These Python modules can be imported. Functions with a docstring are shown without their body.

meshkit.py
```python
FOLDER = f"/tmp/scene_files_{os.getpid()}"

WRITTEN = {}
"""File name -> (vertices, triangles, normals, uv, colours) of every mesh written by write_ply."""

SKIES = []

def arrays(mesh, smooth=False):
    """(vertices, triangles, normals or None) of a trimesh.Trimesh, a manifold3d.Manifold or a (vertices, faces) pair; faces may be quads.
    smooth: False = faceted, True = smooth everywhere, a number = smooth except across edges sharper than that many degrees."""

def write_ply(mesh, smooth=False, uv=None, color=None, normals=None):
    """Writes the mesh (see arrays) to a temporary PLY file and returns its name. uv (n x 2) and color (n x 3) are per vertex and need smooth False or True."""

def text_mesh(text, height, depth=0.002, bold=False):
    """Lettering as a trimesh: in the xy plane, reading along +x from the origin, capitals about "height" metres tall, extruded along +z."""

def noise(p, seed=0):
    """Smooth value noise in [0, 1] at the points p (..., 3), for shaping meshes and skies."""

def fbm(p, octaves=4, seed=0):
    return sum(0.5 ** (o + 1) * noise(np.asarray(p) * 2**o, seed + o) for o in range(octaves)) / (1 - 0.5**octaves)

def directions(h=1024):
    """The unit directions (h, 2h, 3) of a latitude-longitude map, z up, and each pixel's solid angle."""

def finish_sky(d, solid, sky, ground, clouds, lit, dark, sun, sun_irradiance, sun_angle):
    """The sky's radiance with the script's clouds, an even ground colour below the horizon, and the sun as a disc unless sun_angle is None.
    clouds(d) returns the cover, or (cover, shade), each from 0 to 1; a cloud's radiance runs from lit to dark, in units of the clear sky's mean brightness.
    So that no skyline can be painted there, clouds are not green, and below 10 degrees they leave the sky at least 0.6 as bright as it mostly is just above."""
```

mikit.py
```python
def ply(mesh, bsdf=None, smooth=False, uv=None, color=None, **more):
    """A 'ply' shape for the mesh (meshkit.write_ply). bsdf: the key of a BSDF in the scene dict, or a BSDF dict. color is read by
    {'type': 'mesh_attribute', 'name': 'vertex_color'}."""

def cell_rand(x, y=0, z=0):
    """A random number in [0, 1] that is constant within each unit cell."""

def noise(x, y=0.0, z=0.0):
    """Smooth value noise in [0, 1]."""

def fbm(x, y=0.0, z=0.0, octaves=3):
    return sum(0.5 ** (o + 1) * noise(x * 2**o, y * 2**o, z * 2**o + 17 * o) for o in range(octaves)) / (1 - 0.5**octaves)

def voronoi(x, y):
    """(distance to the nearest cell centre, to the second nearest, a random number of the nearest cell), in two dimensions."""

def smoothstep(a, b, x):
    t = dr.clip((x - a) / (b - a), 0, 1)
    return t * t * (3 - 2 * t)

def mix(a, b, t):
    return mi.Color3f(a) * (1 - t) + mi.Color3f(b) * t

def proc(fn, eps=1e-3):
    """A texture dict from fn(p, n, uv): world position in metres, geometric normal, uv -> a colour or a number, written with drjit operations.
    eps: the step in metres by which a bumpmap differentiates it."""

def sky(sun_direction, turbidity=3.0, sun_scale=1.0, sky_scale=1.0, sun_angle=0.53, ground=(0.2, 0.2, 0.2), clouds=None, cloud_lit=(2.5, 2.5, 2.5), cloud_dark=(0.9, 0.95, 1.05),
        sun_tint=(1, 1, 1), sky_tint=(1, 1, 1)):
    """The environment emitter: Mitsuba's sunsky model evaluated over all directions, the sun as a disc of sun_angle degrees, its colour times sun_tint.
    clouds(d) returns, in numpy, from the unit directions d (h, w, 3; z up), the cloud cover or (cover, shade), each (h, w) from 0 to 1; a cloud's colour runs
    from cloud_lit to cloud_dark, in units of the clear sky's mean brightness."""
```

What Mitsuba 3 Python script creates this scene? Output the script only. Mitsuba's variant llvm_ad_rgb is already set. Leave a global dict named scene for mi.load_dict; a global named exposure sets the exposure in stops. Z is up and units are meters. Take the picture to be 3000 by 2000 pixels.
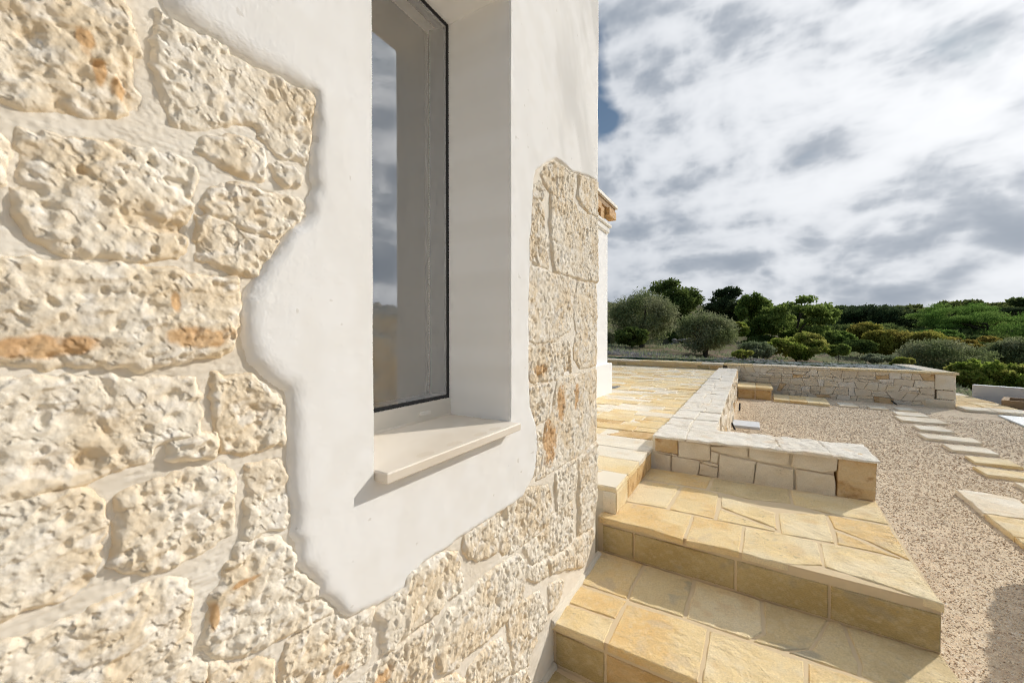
"""Limestone villa: tufa-and-plaster wall with a window, stone steps, gravel yard, raised pool and Mediterranean scrub."""
import math
import drjit as dr
import numpy as np
import mitsuba as mi
import trimesh
import shapely
from shapely.geometry import Polygon, MultiPoint
from scipy.spatial import Delaunay
from scipy.interpolate import RBFInterpolator
import meshkit
import mikit
from mikit import noise, fbm, smoothstep, mix, voronoi, proc

scene, labels = {}, {}
T = mi.ScalarTransform4f

# ---------------------------------------------------------------- camera, sky, exposure
YAW, PITCH = math.radians(30.74), math.atan(15 / 1167)
FORWARD = np.array([-math.sin(YAW) * math.cos(PITCH), math.cos(YAW) * math.cos(PITCH), -math.sin(PITCH)])
scene['camera'] = {
    'type': 'thinlens', 'fov': math.degrees(2 * math.atan(1500 / 1167)), 'fov_axis': 'x', 'near_clip': 0.02, 'far_clip': 3000.0,
    'aperture_radius': 0.0016, 'focus_distance': 2.4,
    'to_world': T().look_at(origin=[0, 0, 0], target=FORWARD.tolist(), up=[0, 0, 1])}
SUN = np.array([1.0, 1.5, 1.02])
exposure = 1.2


def clouds(d):
    """Broken autumn cumulus: white heaps with grey bases and a few blue gaps, placed by bearing and height; brightest towards the sun."""
    right, ahead = np.array([math.cos(YAW), math.sin(YAW), 0]), np.array([-math.sin(YAW), math.cos(YAW), 0])
    sun = SUN / np.linalg.norm(SUN)
    az, el = np.degrees(np.arctan2(d @ right, d @ ahead)), np.degrees(np.arcsin(np.clip(d[..., 2], -1, 1)))

    def heap(v):
        q = v * np.array([3.0, 3.0, 4.6])
        q = q + 0.22 * np.stack([meshkit.fbm(q * 2.3 + s, 3, 40 + s) for s in (1, 7, 13)], -1)
        big = meshkit.fbm(q * 1.15 + 3.1, 3, 5)
        puff = sum(0.56 ** o * (1 - np.abs(2 * meshkit.noise(q * 2.4 * 2.05 ** o + 3 * o, 60 + o) - 1)) for o in range(6)) / 2.15
        return 0.5 * big + 0.5 * puff

    h0 = heap(d)
    up = d + 0.045 * np.array([0, 0, 1.0]) + 0.03 * sun
    h1 = heap(up / np.linalg.norm(up, axis=-1, keepdims=True))
    wisp = meshkit.fbm(d * np.array([11, 11, 15]), 5, 77)

    def spot(a, e, sa, se):
        return np.exp(-0.5 * (((az - a) / sa) ** 2 + ((el - e) / se) ** 2))

    hole = 0.70 * spot(11.3, 32, 1.6, 4.2) + 0.50 * spot(13.6, 27.5, 1.5, 1.8) + 0.40 * spot(47.4, 27.0, 1.5, 1.0) + 0.36 * spot(49.4, 24.6, 1.2, 0.9) + 0.62 * spot(36, 36, 1.8, 1.5) + 0.65 * spot(80, 37, 6, 2.5)
    edge = 1.25 - 1.75 * hole + 2.4 * (h0 - 0.5) + 1.3 * (wisp - 0.5) + 0.3 * (el < 16)
    cover = np.clip((edge - 0.30) / 0.75, 0, 1)
    grey = (0.55 * spot(23.0, 17.0, 1.8, 4.0) + 0.40 * spot(34, 10.4, 5, 1.2) + 0.55 * spot(51.5, 12.2, 3.6, 2.2) + 0.30 * spot(46, 5.0, 5, 1.4) + 0.32 * spot(18.5, 7.5, 4, 1.3) + 0.30 * spot(24, 28, 4.5, 4)
            + 0.28 * spot(16, 13, 3, 4) + 0.18 * spot(36, 18, 5, 1.2) + 0.16 * spot(20, 36, 4, 2) + 0.7 * spot(80, 27, 6, 1.2) + 0.8 * spot(80, 17, 7, 4.5) + 0.3 * spot(80, 8, 7, 3))
    white = 0.30 * spot(33, 29, 6, 6) + 0.34 * spot(43, 22, 8, 5) + 0.22 * spot(28, 13, 3, 2.5) + 0.25 * spot(15, 21, 2.5, 4) + 0.2 * spot(40, 14, 4, 1.5) + 0.2 * spot(52, 30, 6, 5) + 0.5 * spot(79, 31, 5, 2.0) + 0.5 * spot(80, 24.3, 4, 1.2)
    shade = 0.43 + 2.3 * (0.52 - h0) + 2.4 * (h1 - h0) + 0.7 * (wisp - 0.5) + grey * (0.4 + 1.2 * wisp) - 0.6 * white
    shade = np.where(shade > 0.45, shade, 0.45 * np.exp(np.minimum(shade - 0.45, 0) / 0.45))
    shade = np.where(shade < 0.6, shade, 1.0 - 0.4 * np.exp(-(np.maximum(shade, 0.6) - 0.6) / 0.4))
    far = np.degrees(np.arccos(np.clip(d @ sun, -1, 1)))
    glow = 0.11 + 0.89 * np.exp(-(far / 75) ** 4)  # clouds scatter sunlight forward
    lit = glow * (1 + 0.25 * np.exp(-(far / 22) ** 2)) * (4.5 * (1 - shade) + 1.9 * shade)
    return cover * (0.55 + 0.45 * np.clip(glow * 1.3, 0, 1)), (6.4 - lit) / (6.4 - 0.5)


scene['sky'] = mikit.sky(SUN.tolist(), turbidity=3, sun_scale=1.18, sky_tint=(1.1, 1.1, 1.1), clouds=clouds, cloud_lit=(6.4, 6.42, 6.45), cloud_dark=(0.20, 0.50, 0.92), sun_tint=(0.90, 1.09, 1.50))

# ---------------------------------------------------------------- surveyed outlines, in metres
WALL_STONES = {
 'L1': [(0.057,0.459),(0.213,0.594),(0.219,0.498),(0.224,0.464),(0.232,0.435),(0.224,0.42),(0.226,0.387),(0.237,0.363),(0.235,0.348),(0.206,0.327),(0.182,0.314),(0.154,0.309),(0.121,0.297),(0.103,0.297),(0.055,0.293)],
 'L2': [(0.262,0.512),(0.302,0.509),(0.341,0.511),(0.399,0.505),(0.443,0.51),(0.521,0.513),(0.517,0.461),(0.51,0.393),(0.499,0.366),(0.482,0.368),(0.455,0.361),(0.441,0.363),(0.427,0.372),(0.412,0.379),(0.407,0.397),(0.384,0.392),(0.362,0.388),(0.302,0.347),(0.278,0.346),(0.266,0.389),(0.259,0.427),(0.258,0.474)],
 'L3': [(0.314,0.316),(0.324,0.337),(0.355,0.36),(0.391,0.364),(0.417,0.36),(0.42,0.333),(0.417,0.302),(0.395,0.301),(0.365,0.297),(0.342,0.307)],
 'L3b': [(0.435,0.333),(0.452,0.344),(0.476,0.347),(0.488,0.333),(0.485,0.314),(0.455,0.303),(0.438,0.319)],
 'L4': [(0.123,0.264),(0.149,0.267),(0.183,0.277),(0.22,0.286),(0.245,0.289),(0.277,0.291),(0.301,0.288),(0.307,0.282),(0.303,0.237),(0.294,0.214),(0.293,0.186),(0.293,0.145),(0.288,0.138),(0.246,0.121),(0.223,0.117),(0.207,0.121),(0.166,0.116),(0.148,0.119),(0.131,0.136),(0.118,0.147),(0.118,0.185),(0.121,0.199),(0.122,0.243)],
 'L4l': [(0.042,0.248),(0.1,0.249),(0.101,0.226),(0.098,0.196),(0.041,0.131)],
 'L5': [(0.318,0.23),(0.328,0.252),(0.361,0.27),(0.39,0.28),(0.421,0.278),(0.455,0.28),(0.495,0.283),(0.495,0.256),(0.473,0.229),(0.445,0.193),(0.397,0.196),(0.372,0.199),(0.349,0.207),(0.329,0.21)],
 'L5b': [(0.311,0.161),(0.316,0.199),(0.329,0.207),(0.349,0.203),(0.372,0.195),(0.397,0.191),(0.444,0.188),(0.435,0.167),(0.416,0.144),(0.401,0.121),(0.386,0.119),(0.357,0.121),(0.33,0.13),(0.315,0.136),(0.312,0.15)],
 'L6': [(0.04,0.081),(0.101,0.092),(0.119,0.096),(0.148,0.099),(0.177,0.1),(0.204,0.103),(0.233,0.102),(0.258,0.103),(0.278,0.108),(0.297,0.091),(0.319,0.101),(0.367,0.104),(0.368,0.085),(0.372,0.076),(0.37,0.05),(0.366,0.027),(0.365,0.006),(0.359,-0.021),(0.337,-0.03),(0.291,-0.038),(0.265,-0.039),(0.235,-0.05),(0.222,-0.041),(0.185,-0.037),(0.143,-0.043),(0.128,-0.036),(0.1,-0.031),(0.039,-0.028)],
 'L7': [(0.039,-0.054),(0.1,-0.059),(0.135,-0.06),(0.205,-0.063),(0.242,-0.066),(0.268,-0.066),(0.298,-0.078),(0.308,-0.1),(0.308,-0.12),(0.303,-0.167),(0.272,-0.169),(0.251,-0.172),(0.241,-0.194),(0.206,-0.194),(0.174,-0.203),(0.145,-0.201),(0.112,-0.204),(0.037,-0.207)],
 'L7b': [(0.331,-0.063),(0.349,-0.075),(0.384,-0.074),(0.41,-0.092),(0.425,-0.111),(0.455,-0.143),(0.455,-0.168),(0.449,-0.212),(0.389,-0.216),(0.346,-0.207),(0.338,-0.192),(0.339,-0.185),(0.338,-0.147),(0.333,-0.124)],
 'L7c': [(0.272,-0.177),(0.304,-0.17),(0.329,-0.174),(0.333,-0.191),(0.33,-0.207),(0.292,-0.203),(0.271,-0.195)],
 'L8': [(0.037,-0.218),(0.098,-0.218),(0.126,-0.217),(0.157,-0.215),(0.174,-0.224),(0.186,-0.238),(0.19,-0.28),(0.183,-0.321),(0.181,-0.341),(0.173,-0.355),(0.148,-0.358),(0.123,-0.358),(0.097,-0.359),(0.035,-0.359)],
 'L8b': [(0.206,-0.3),(0.212,-0.266),(0.205,-0.241),(0.23,-0.231),(0.262,-0.235),(0.299,-0.225),(0.336,-0.229),(0.354,-0.246),(0.362,-0.282),(0.361,-0.319),(0.362,-0.344),(0.355,-0.355),(0.338,-0.361),(0.314,-0.373),(0.302,-0.372),(0.277,-0.376),(0.253,-0.37),(0.234,-0.366),(0.219,-0.353),(0.202,-0.333)],
 'L8c': [(0.389,-0.247),(0.417,-0.245),(0.442,-0.248),(0.456,-0.278),(0.457,-0.3),(0.457,-0.34),(0.462,-0.373),(0.459,-0.388),(0.415,-0.378),(0.391,-0.38),(0.379,-0.377),(0.383,-0.337),(0.389,-0.298),(0.389,-0.265)],
 'L9': [(0.035,-0.38),(0.096,-0.392),(0.128,-0.397),(0.148,-0.392),(0.172,-0.398),(0.209,-0.389),(0.239,-0.391),(0.267,-0.399),(0.285,-0.411),(0.294,-0.437),(0.292,-0.467),(0.294,-0.505),(0.29,-0.535),(0.27,-0.547),(0.246,-0.545),(0.24,-0.584),(0.034,-0.501)],
 'L9b': [(0.35,-0.428),(0.375,-0.384),(0.408,-0.397),(0.448,-0.407),(0.471,-0.445),(0.472,-0.482),(0.489,-0.5),(0.519,-0.538),(0.524,-0.564),(0.501,-0.571),(0.502,-0.61),(0.443,-0.601),(0.397,-0.598),(0.35,-0.583),(0.318,-0.546),(0.304,-0.536),(0.32,-0.5),(0.325,-0.451),(0.344,-0.452)],
 'L9c': [(0.506,-0.577),(0.532,-0.577),(0.565,-0.619),(0.566,-0.629),(0.506,-0.611)],
 'L10': [(0.323,-0.574),(0.36,-0.603),(0.401,-0.62),(0.426,-0.648),(0.425,-0.749),(0.318,-0.659)],
 'L10a': [(0.248,-0.553),(0.284,-0.545),(0.312,-0.551),(0.316,-0.575),(0.312,-0.654),(0.243,-0.609)],
 'C1': [(0.46,-0.63),(0.482,-0.623),(0.52,-0.627),(0.566,-0.633),(0.588,-0.668),(0.635,-0.675),(0.67,-0.681),(0.651,-0.724),(0.665,-0.768),(0.665,-0.798),(0.624,-0.798),(0.543,-0.778),(0.495,-0.793),(0.445,-0.759),(0.453,-0.667)],
 'C2': [(0.687,-0.699),(0.734,-0.69),(0.777,-0.686),(0.784,-0.659),(0.848,-0.663),(0.923,-0.667),(1.007,-0.701),(1.016,-0.754),(1.03,-0.801),(1.012,-0.829),(0.951,-0.814),(0.912,-0.829),(0.851,-0.821),(0.783,-0.817),(0.733,-0.819),(0.71,-0.812),(0.705,-0.755),(0.71,-0.735)],
 'C3': [(1.053,-0.664),(1.16,-0.661),(1.245,-0.663),(1.26,-0.751),(1.241,-0.798),(1.177,-0.794),(1.073,-0.747),(1.038,-0.692)],
 'C4': [(1.282,-0.657),(1.397,-0.658),(1.463,-0.644),(1.683,-0.7),(1.721,-0.762),(1.721,-0.825),(1.683,-0.873),(1.612,-0.883),(1.434,-0.866),(1.361,-0.861),(1.281,-0.834),(1.269,-0.772),(1.296,-0.743),(1.265,-0.69)],
 'C5': [(1.771,-0.67),(1.948,-0.658),(2.035,-0.672),(2.036,-0.795),(2.012,-0.854),(1.868,-0.868),(1.784,-0.853),(1.764,-0.756)],
 'C6': [(2.071,-0.682),(2.288,-0.662),(2.422,-0.666),(2.437,-0.847),(2.404,-0.946),(2.335,-1.055),(2.304,-1.139),(2.115,-1.102),(2.068,-1.092),(2.083,-0.938),(2.062,-0.881)],
 'C7': [(1.702,-0.863),(1.813,-0.859),(1.973,-0.887),(2.012,-1.006),(1.998,-1.086),(1.826,-1.075),(1.595,-1.01),(1.519,-0.981),(1.454,-0.89),(1.525,-0.893),(1.647,-0.911)],
 'C8': [(2.305,-1.168),(2.324,-1.218),(2.171,-1.286),(2.122,-1.301),(1.896,-1.197),(1.722,-1.13),(1.699,-1.065),(1.83,-1.089),(1.97,-1.133),(2.058,-1.118)],
 'C9': [(1.494,-0.986),(1.654,-1.051),(1.676,-1.113),(1.551,-1.083),(1.473,-1.019)],
 'C10': [(1.026,-0.862),(1.129,-0.863),(1.241,-0.865),(1.405,-0.897),(1.434,-0.936),(1.449,-1.024),(1.428,-1.086),(1.343,-1.1),(1.24,-1.097),(1.139,-1.078),(1.054,-1.057),(0.986,-1.057),(0.926,-1.03),(0.914,-0.952),(0.907,-0.894),(0.959,-0.863),(1.007,-0.875)],
 'C11': [(0.704,-0.833),(0.764,-0.837),(0.83,-0.845),(0.887,-0.856),(0.895,-0.886),(0.904,-0.945),(0.897,-0.988),(0.873,-1.02),(0.859,-1.099),(0.614,-0.906),(0.639,-0.842),(0.666,-0.831)],
 'C12': [(1.443,-1.113),(1.588,-1.149),(1.623,-1.22),(1.677,-1.302),(1.648,-1.334),(1.568,-1.362),(1.504,-1.368),(1.488,-1.409),(1.369,-1.353),(1.356,-1.248),(1.329,-1.168),(1.322,-1.111)],
 'C12b': [(1.699,-1.179),(1.852,-1.239),(1.831,-1.293),(1.738,-1.316),(1.699,-1.293)],
 'C13': [(1.128,-1.127),(1.217,-1.134),(1.271,-1.158),(1.291,-1.211),(1.329,-1.288),(1.335,-1.328),(1.183,-1.254),(1.155,-1.356),(1.064,-1.28),(1.074,-1.131)],
 'C14': [(1.351,-1.36),(1.473,-1.414),(1.498,-1.492),(1.498,-1.626),(1.332,-1.489)],
 'C15': [(0.896,-1.047),(1.001,-1.1),(1.046,-1.15),(1.046,-1.265),(0.888,-1.133)],
 'R1': [(1.693,0.791),(1.754,0.828),(1.857,0.839),(1.974,0.852),(2.002,0.823),(1.974,0.722),(1.803,0.681),(1.716,0.676),(1.636,0.696),(1.611,0.726),(1.657,0.767)],
 'R2': [(1.529,0.642),(1.601,0.689),(1.647,0.664),(1.636,0.627),(1.571,0.599),(1.51,0.609)],
 'R3': [(2.067,0.874),(2.201,0.908),(2.414,0.947),(2.415,0.837),(2.396,0.733),(2.219,0.719),(2.114,0.733),(2.047,0.762),(2.067,0.825)],
 'R4': [(1.716,0.662),(1.974,0.706),(2.068,0.681),(2.41,0.726),(2.417,0.603),(2.42,0.341),(2.101,0.32),(1.991,0.319),(1.756,0.308),(1.728,0.382),(1.705,0.531)],
 'R5': [(1.501,0.583),(1.591,0.594),(1.636,0.573),(1.647,0.492),(1.698,0.402),(1.687,0.319),(1.572,0.317),(1.492,0.341),(1.486,0.455)],
 'R6': [(1.486,0.294),(1.582,0.304),(1.695,0.292),(1.885,0.302),(1.981,0.296),(2.006,0.244),(1.977,0.107),(1.954,0.034),(1.818,0.005),(1.765,-0.02),(1.688,-0.024),(1.553,-0.025),(1.481,-0.01),(1.471,0.122)],
 'R7': [(2.06,0.295),(2.112,0.295),(2.413,0.312),(2.421,0.232),(2.435,0.124),(2.429,0.073),(2.436,-0.036),(2.424,-0.173),(2.186,-0.179),(2.094,-0.172),(2.013,-0.125),(2.002,-0.064),(2.041,0.017),(2.006,0.1),(2.016,0.211)],
 'R8': [(1.487,-0.051),(1.53,-0.044),(1.688,-0.04),(1.86,-0.031),(1.941,-0.027),(1.955,-0.104),(1.969,-0.182),(1.883,-0.19),(1.778,-0.203),(1.537,-0.2),(1.502,-0.168),(1.487,-0.094)],
 'R9': [(1.505,-0.222),(1.659,-0.222),(1.719,-0.228),(1.727,-0.263),(1.697,-0.379),(1.553,-0.388),(1.524,-0.365),(1.502,-0.286)],
 'R10': [(1.794,-0.219),(1.979,-0.21),(2.418,-0.205),(2.432,-0.311),(2.427,-0.501),(2.389,-0.635),(2.035,-0.655),(1.846,-0.644),(1.646,-0.64),(1.567,-0.636),(1.607,-0.609),(1.632,-0.506),(1.639,-0.476),(1.667,-0.41),(1.742,-0.362),(1.766,-0.273)],
 'R11': [(1.56,-0.436),(1.617,-0.425),(1.611,-0.532),(1.577,-0.597),(1.525,-0.607),(1.55,-0.547)],
}
PLASTER = [(0.268,0.694),(0.265,0.526),(0.277,0.516),(0.302,0.508),(0.341,0.509),(0.399,0.503),(0.443,0.508),(0.516,0.509),(0.517,0.461),(0.51,0.382),(0.512,0.34),(0.518,0.32),(0.503,0.291),(0.504,0.266),(0.488,0.24),(0.466,0.223),(0.447,0.192),(0.432,0.167),(0.413,0.14),(0.405,0.123),(0.392,0.104),(0.381,0.082),(0.374,0.072),(0.373,0.053),(0.372,0.022),(0.374,-0.003),(0.375,-0.016),(0.384,-0.035),(0.39,-0.056),(0.405,-0.075),(0.421,-0.093),(0.453,-0.113),(0.455,-0.148),(0.456,-0.21),(0.457,-0.273),(0.462,-0.316),(0.465,-0.373),(0.462,-0.406),(0.472,-0.439),(0.47,-0.473),(0.494,-0.507),(0.52,-0.544),(0.524,-0.568),(0.545,-0.591),(0.566,-0.619),(0.579,-0.639),(0.597,-0.662),(0.635,-0.671),(0.686,-0.682),(0.731,-0.688),(0.78,-0.687),(0.797,-0.666),(0.846,-0.654),(0.936,-0.656),(1.056,-0.655),(1.167,-0.659),(1.294,-0.664),(1.428,-0.665),(1.472,-0.644),(1.525,-0.614),(1.564,-0.55),(1.573,-0.477),(1.55,-0.381),(1.502,-0.299),(1.487,-0.166),(1.49,-0.022),(1.483,0.123),(1.495,0.297),(1.495,0.412),(1.517,0.562),(1.535,0.685),(1.555,0.721),(1.65,0.789),(1.742,0.845),(1.844,0.858),(1.978,0.863),(2.184,0.916),(2.408,0.951)]
TREAD_ONE = {
 'a': [(-0.774,2.468),(-0.752,2.759),(-0.624,2.789),(-0.495,2.815),(-0.31,2.8),(-0.314,2.439),(-0.532,2.47)],
 'b': [(-0.298,2.801),(-0.17,2.8),(-0.025,2.797),(-0.035,2.454),(-0.303,2.441)],
 'c': [(-0.014,2.793),(0.158,2.807),(0.34,2.789),(0.328,2.525),(0.166,2.442),(-0.027,2.447)],
 'd': [(0.35,2.79),(0.423,2.799),(0.611,2.799),(0.722,2.787),(0.733,2.411),(0.56,2.466),(0.335,2.515)],
 'e': [(-0.757,2.789),(-0.722,3.282),(-0.45,3.291),(-0.469,2.825),(-0.617,2.807)],
 'f': [(-0.433,3.293),(-0.264,3.307),(-0.184,3.271),(-0.18,2.815),(-0.45,2.817)],
 'g': [(-0.165,3.253),(0.02,3.179),(0.154,3.129),(0.154,2.838),(0.139,2.869),(-0.154,3.031)],
 'h': [(-0.158,2.992),(0.134,2.836),(0.15,2.816),(-0.168,2.806)],
 'i': [(0.173,3.128),(0.434,3.259),(0.421,2.828),(0.166,2.802)],
 'j': [(0.444,3.26),(0.744,3.248),(0.725,2.807),(0.71,2.816),(0.582,2.954),(0.449,3.048)],
 'k': [(0.45,3.014),(0.57,2.912),(0.696,2.805),(0.616,2.821),(0.429,2.82)],
 'l': [(-0.724,3.317),(-0.717,3.613),(-0.255,3.632),(-0.269,3.343)],
 'm': [(-0.237,3.625),(0.264,3.636),(0.259,3.347),(0.02,3.286),(-0.25,3.338)],
 'n': [(0.276,3.628),(0.77,3.677),(0.749,3.277),(0.443,3.288),(0.271,3.341)],
}
TREAD_TWO = {
 'a': [(-0.844,1.911),(-0.811,2.118),(-0.818,2.482),(-0.54,2.472),(-0.551,2.194),(-0.54,2.095),(-0.81,2.097)],
 'b': [(-0.524,2.473),(-0.263,2.455),(-0.267,2.19),(-0.266,2.098),(-0.533,2.093),(-0.54,2.194)],
 'c': [(-0.245,2.455),(0.061,2.443),(0.064,2.179),(0.012,2.099),(-0.121,2.097),(-0.256,2.101),(-0.256,2.196)],
 'd': [(0.073,2.441),(0.343,2.455),(0.24,2.17),(0.146,2.103),(0.022,2.096),(0.076,2.184)],
 'e': [(0.353,2.455),(0.392,2.454),(0.406,2.179),(0.393,2.099),(0.152,2.1),(0.248,2.171)],
 'f': [(0.405,2.454),(0.725,2.43),(0.745,2.251),(0.52,2.099),(0.4,2.104),(0.416,2.185)],
 'g': [(-0.801,1.739),(-0.795,1.891),(-0.556,1.904),(-0.553,1.744)],
 'h': [(-0.797,1.908),(-0.807,2.077),(-0.539,2.077),(-0.545,2.055),(-0.553,1.92)],
 'i': [(-0.533,2.056),(-0.264,2.083),(-0.16,2.076),(-0.165,1.74),(-0.54,1.743)],
 'j': [(-0.149,2.067),(0.013,2.076),(0.211,2.078),(0.194,1.838),(0.059,1.742),(-0.154,1.74)],
 'k': [(0.222,2.078),(0.386,2.081),(0.517,2.087),(0.621,2.0),(0.202,1.835)],
 'l': [(0.519,2.087),(0.748,2.244),(0.753,2.093),(0.632,2.006)],
}
BENCH_FRONT = {
 'B1': [(0.024,-0.875),(0.208,-0.887),(0.209,-1.006),(0.111,-1.005),(0.025,-1.001)],
 'B2': [(0.213,-0.888),(0.457,-0.892),(0.457,-1.021),(0.384,-1.031),(0.214,-1.03)],
 'B3': [(0.462,-0.907),(0.725,-0.874),(0.723,-0.963),(0.531,-0.95),(0.463,-0.936)],
 'B4': [(0.734,-0.878),(0.998,-0.868),(0.996,-0.977),(0.956,-0.986),(0.786,-0.978),(0.734,-0.962)],
 'B5': [(1.022,-0.866),(1.286,-0.871),(1.28,-0.978),(1.197,-1.002),(1.012,-0.991)],
 'B6': [(1.291,-0.871),(1.505,-0.869),(1.496,-1.155),(1.284,-1.168)],
 'b0': [(0.014,-1.005),(0.097,-1.009),(0.202,-1.013),(0.209,-1.032),(0.153,-1.022),(0.014,-1.014)],
 'b1': [(0.007,-1.02),(0.153,-1.028),(0.15,-1.144),(-0.0,-1.156)],
 'b2': [(0.165,-1.03),(0.376,-1.037),(0.38,-1.066),(0.362,-1.154),(0.164,-1.149)],
 'b3': [(0.384,-1.058),(0.515,-1.077),(0.507,-1.16),(0.375,-1.155)],
 'b3b': [(0.388,-1.037),(0.457,-1.041),(0.518,-1.049),(0.516,-1.072),(0.436,-1.061)],
 'b4': [(0.463,-0.945),(0.52,-0.956),(0.508,-1.041),(0.46,-1.036)],
 'b5': [(0.526,-0.963),(0.782,-0.988),(0.776,-1.012),(0.761,-1.158),(0.518,-1.158)],
 'b6': [(0.787,-0.991),(1.022,-1.009),(1.025,-1.175),(0.975,-1.164),(0.765,-1.168)],
 'b7': [(1.038,-1.006),(1.267,-1.011),(1.275,-1.062),(1.274,-1.17),(1.042,-1.175)],
}
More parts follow.
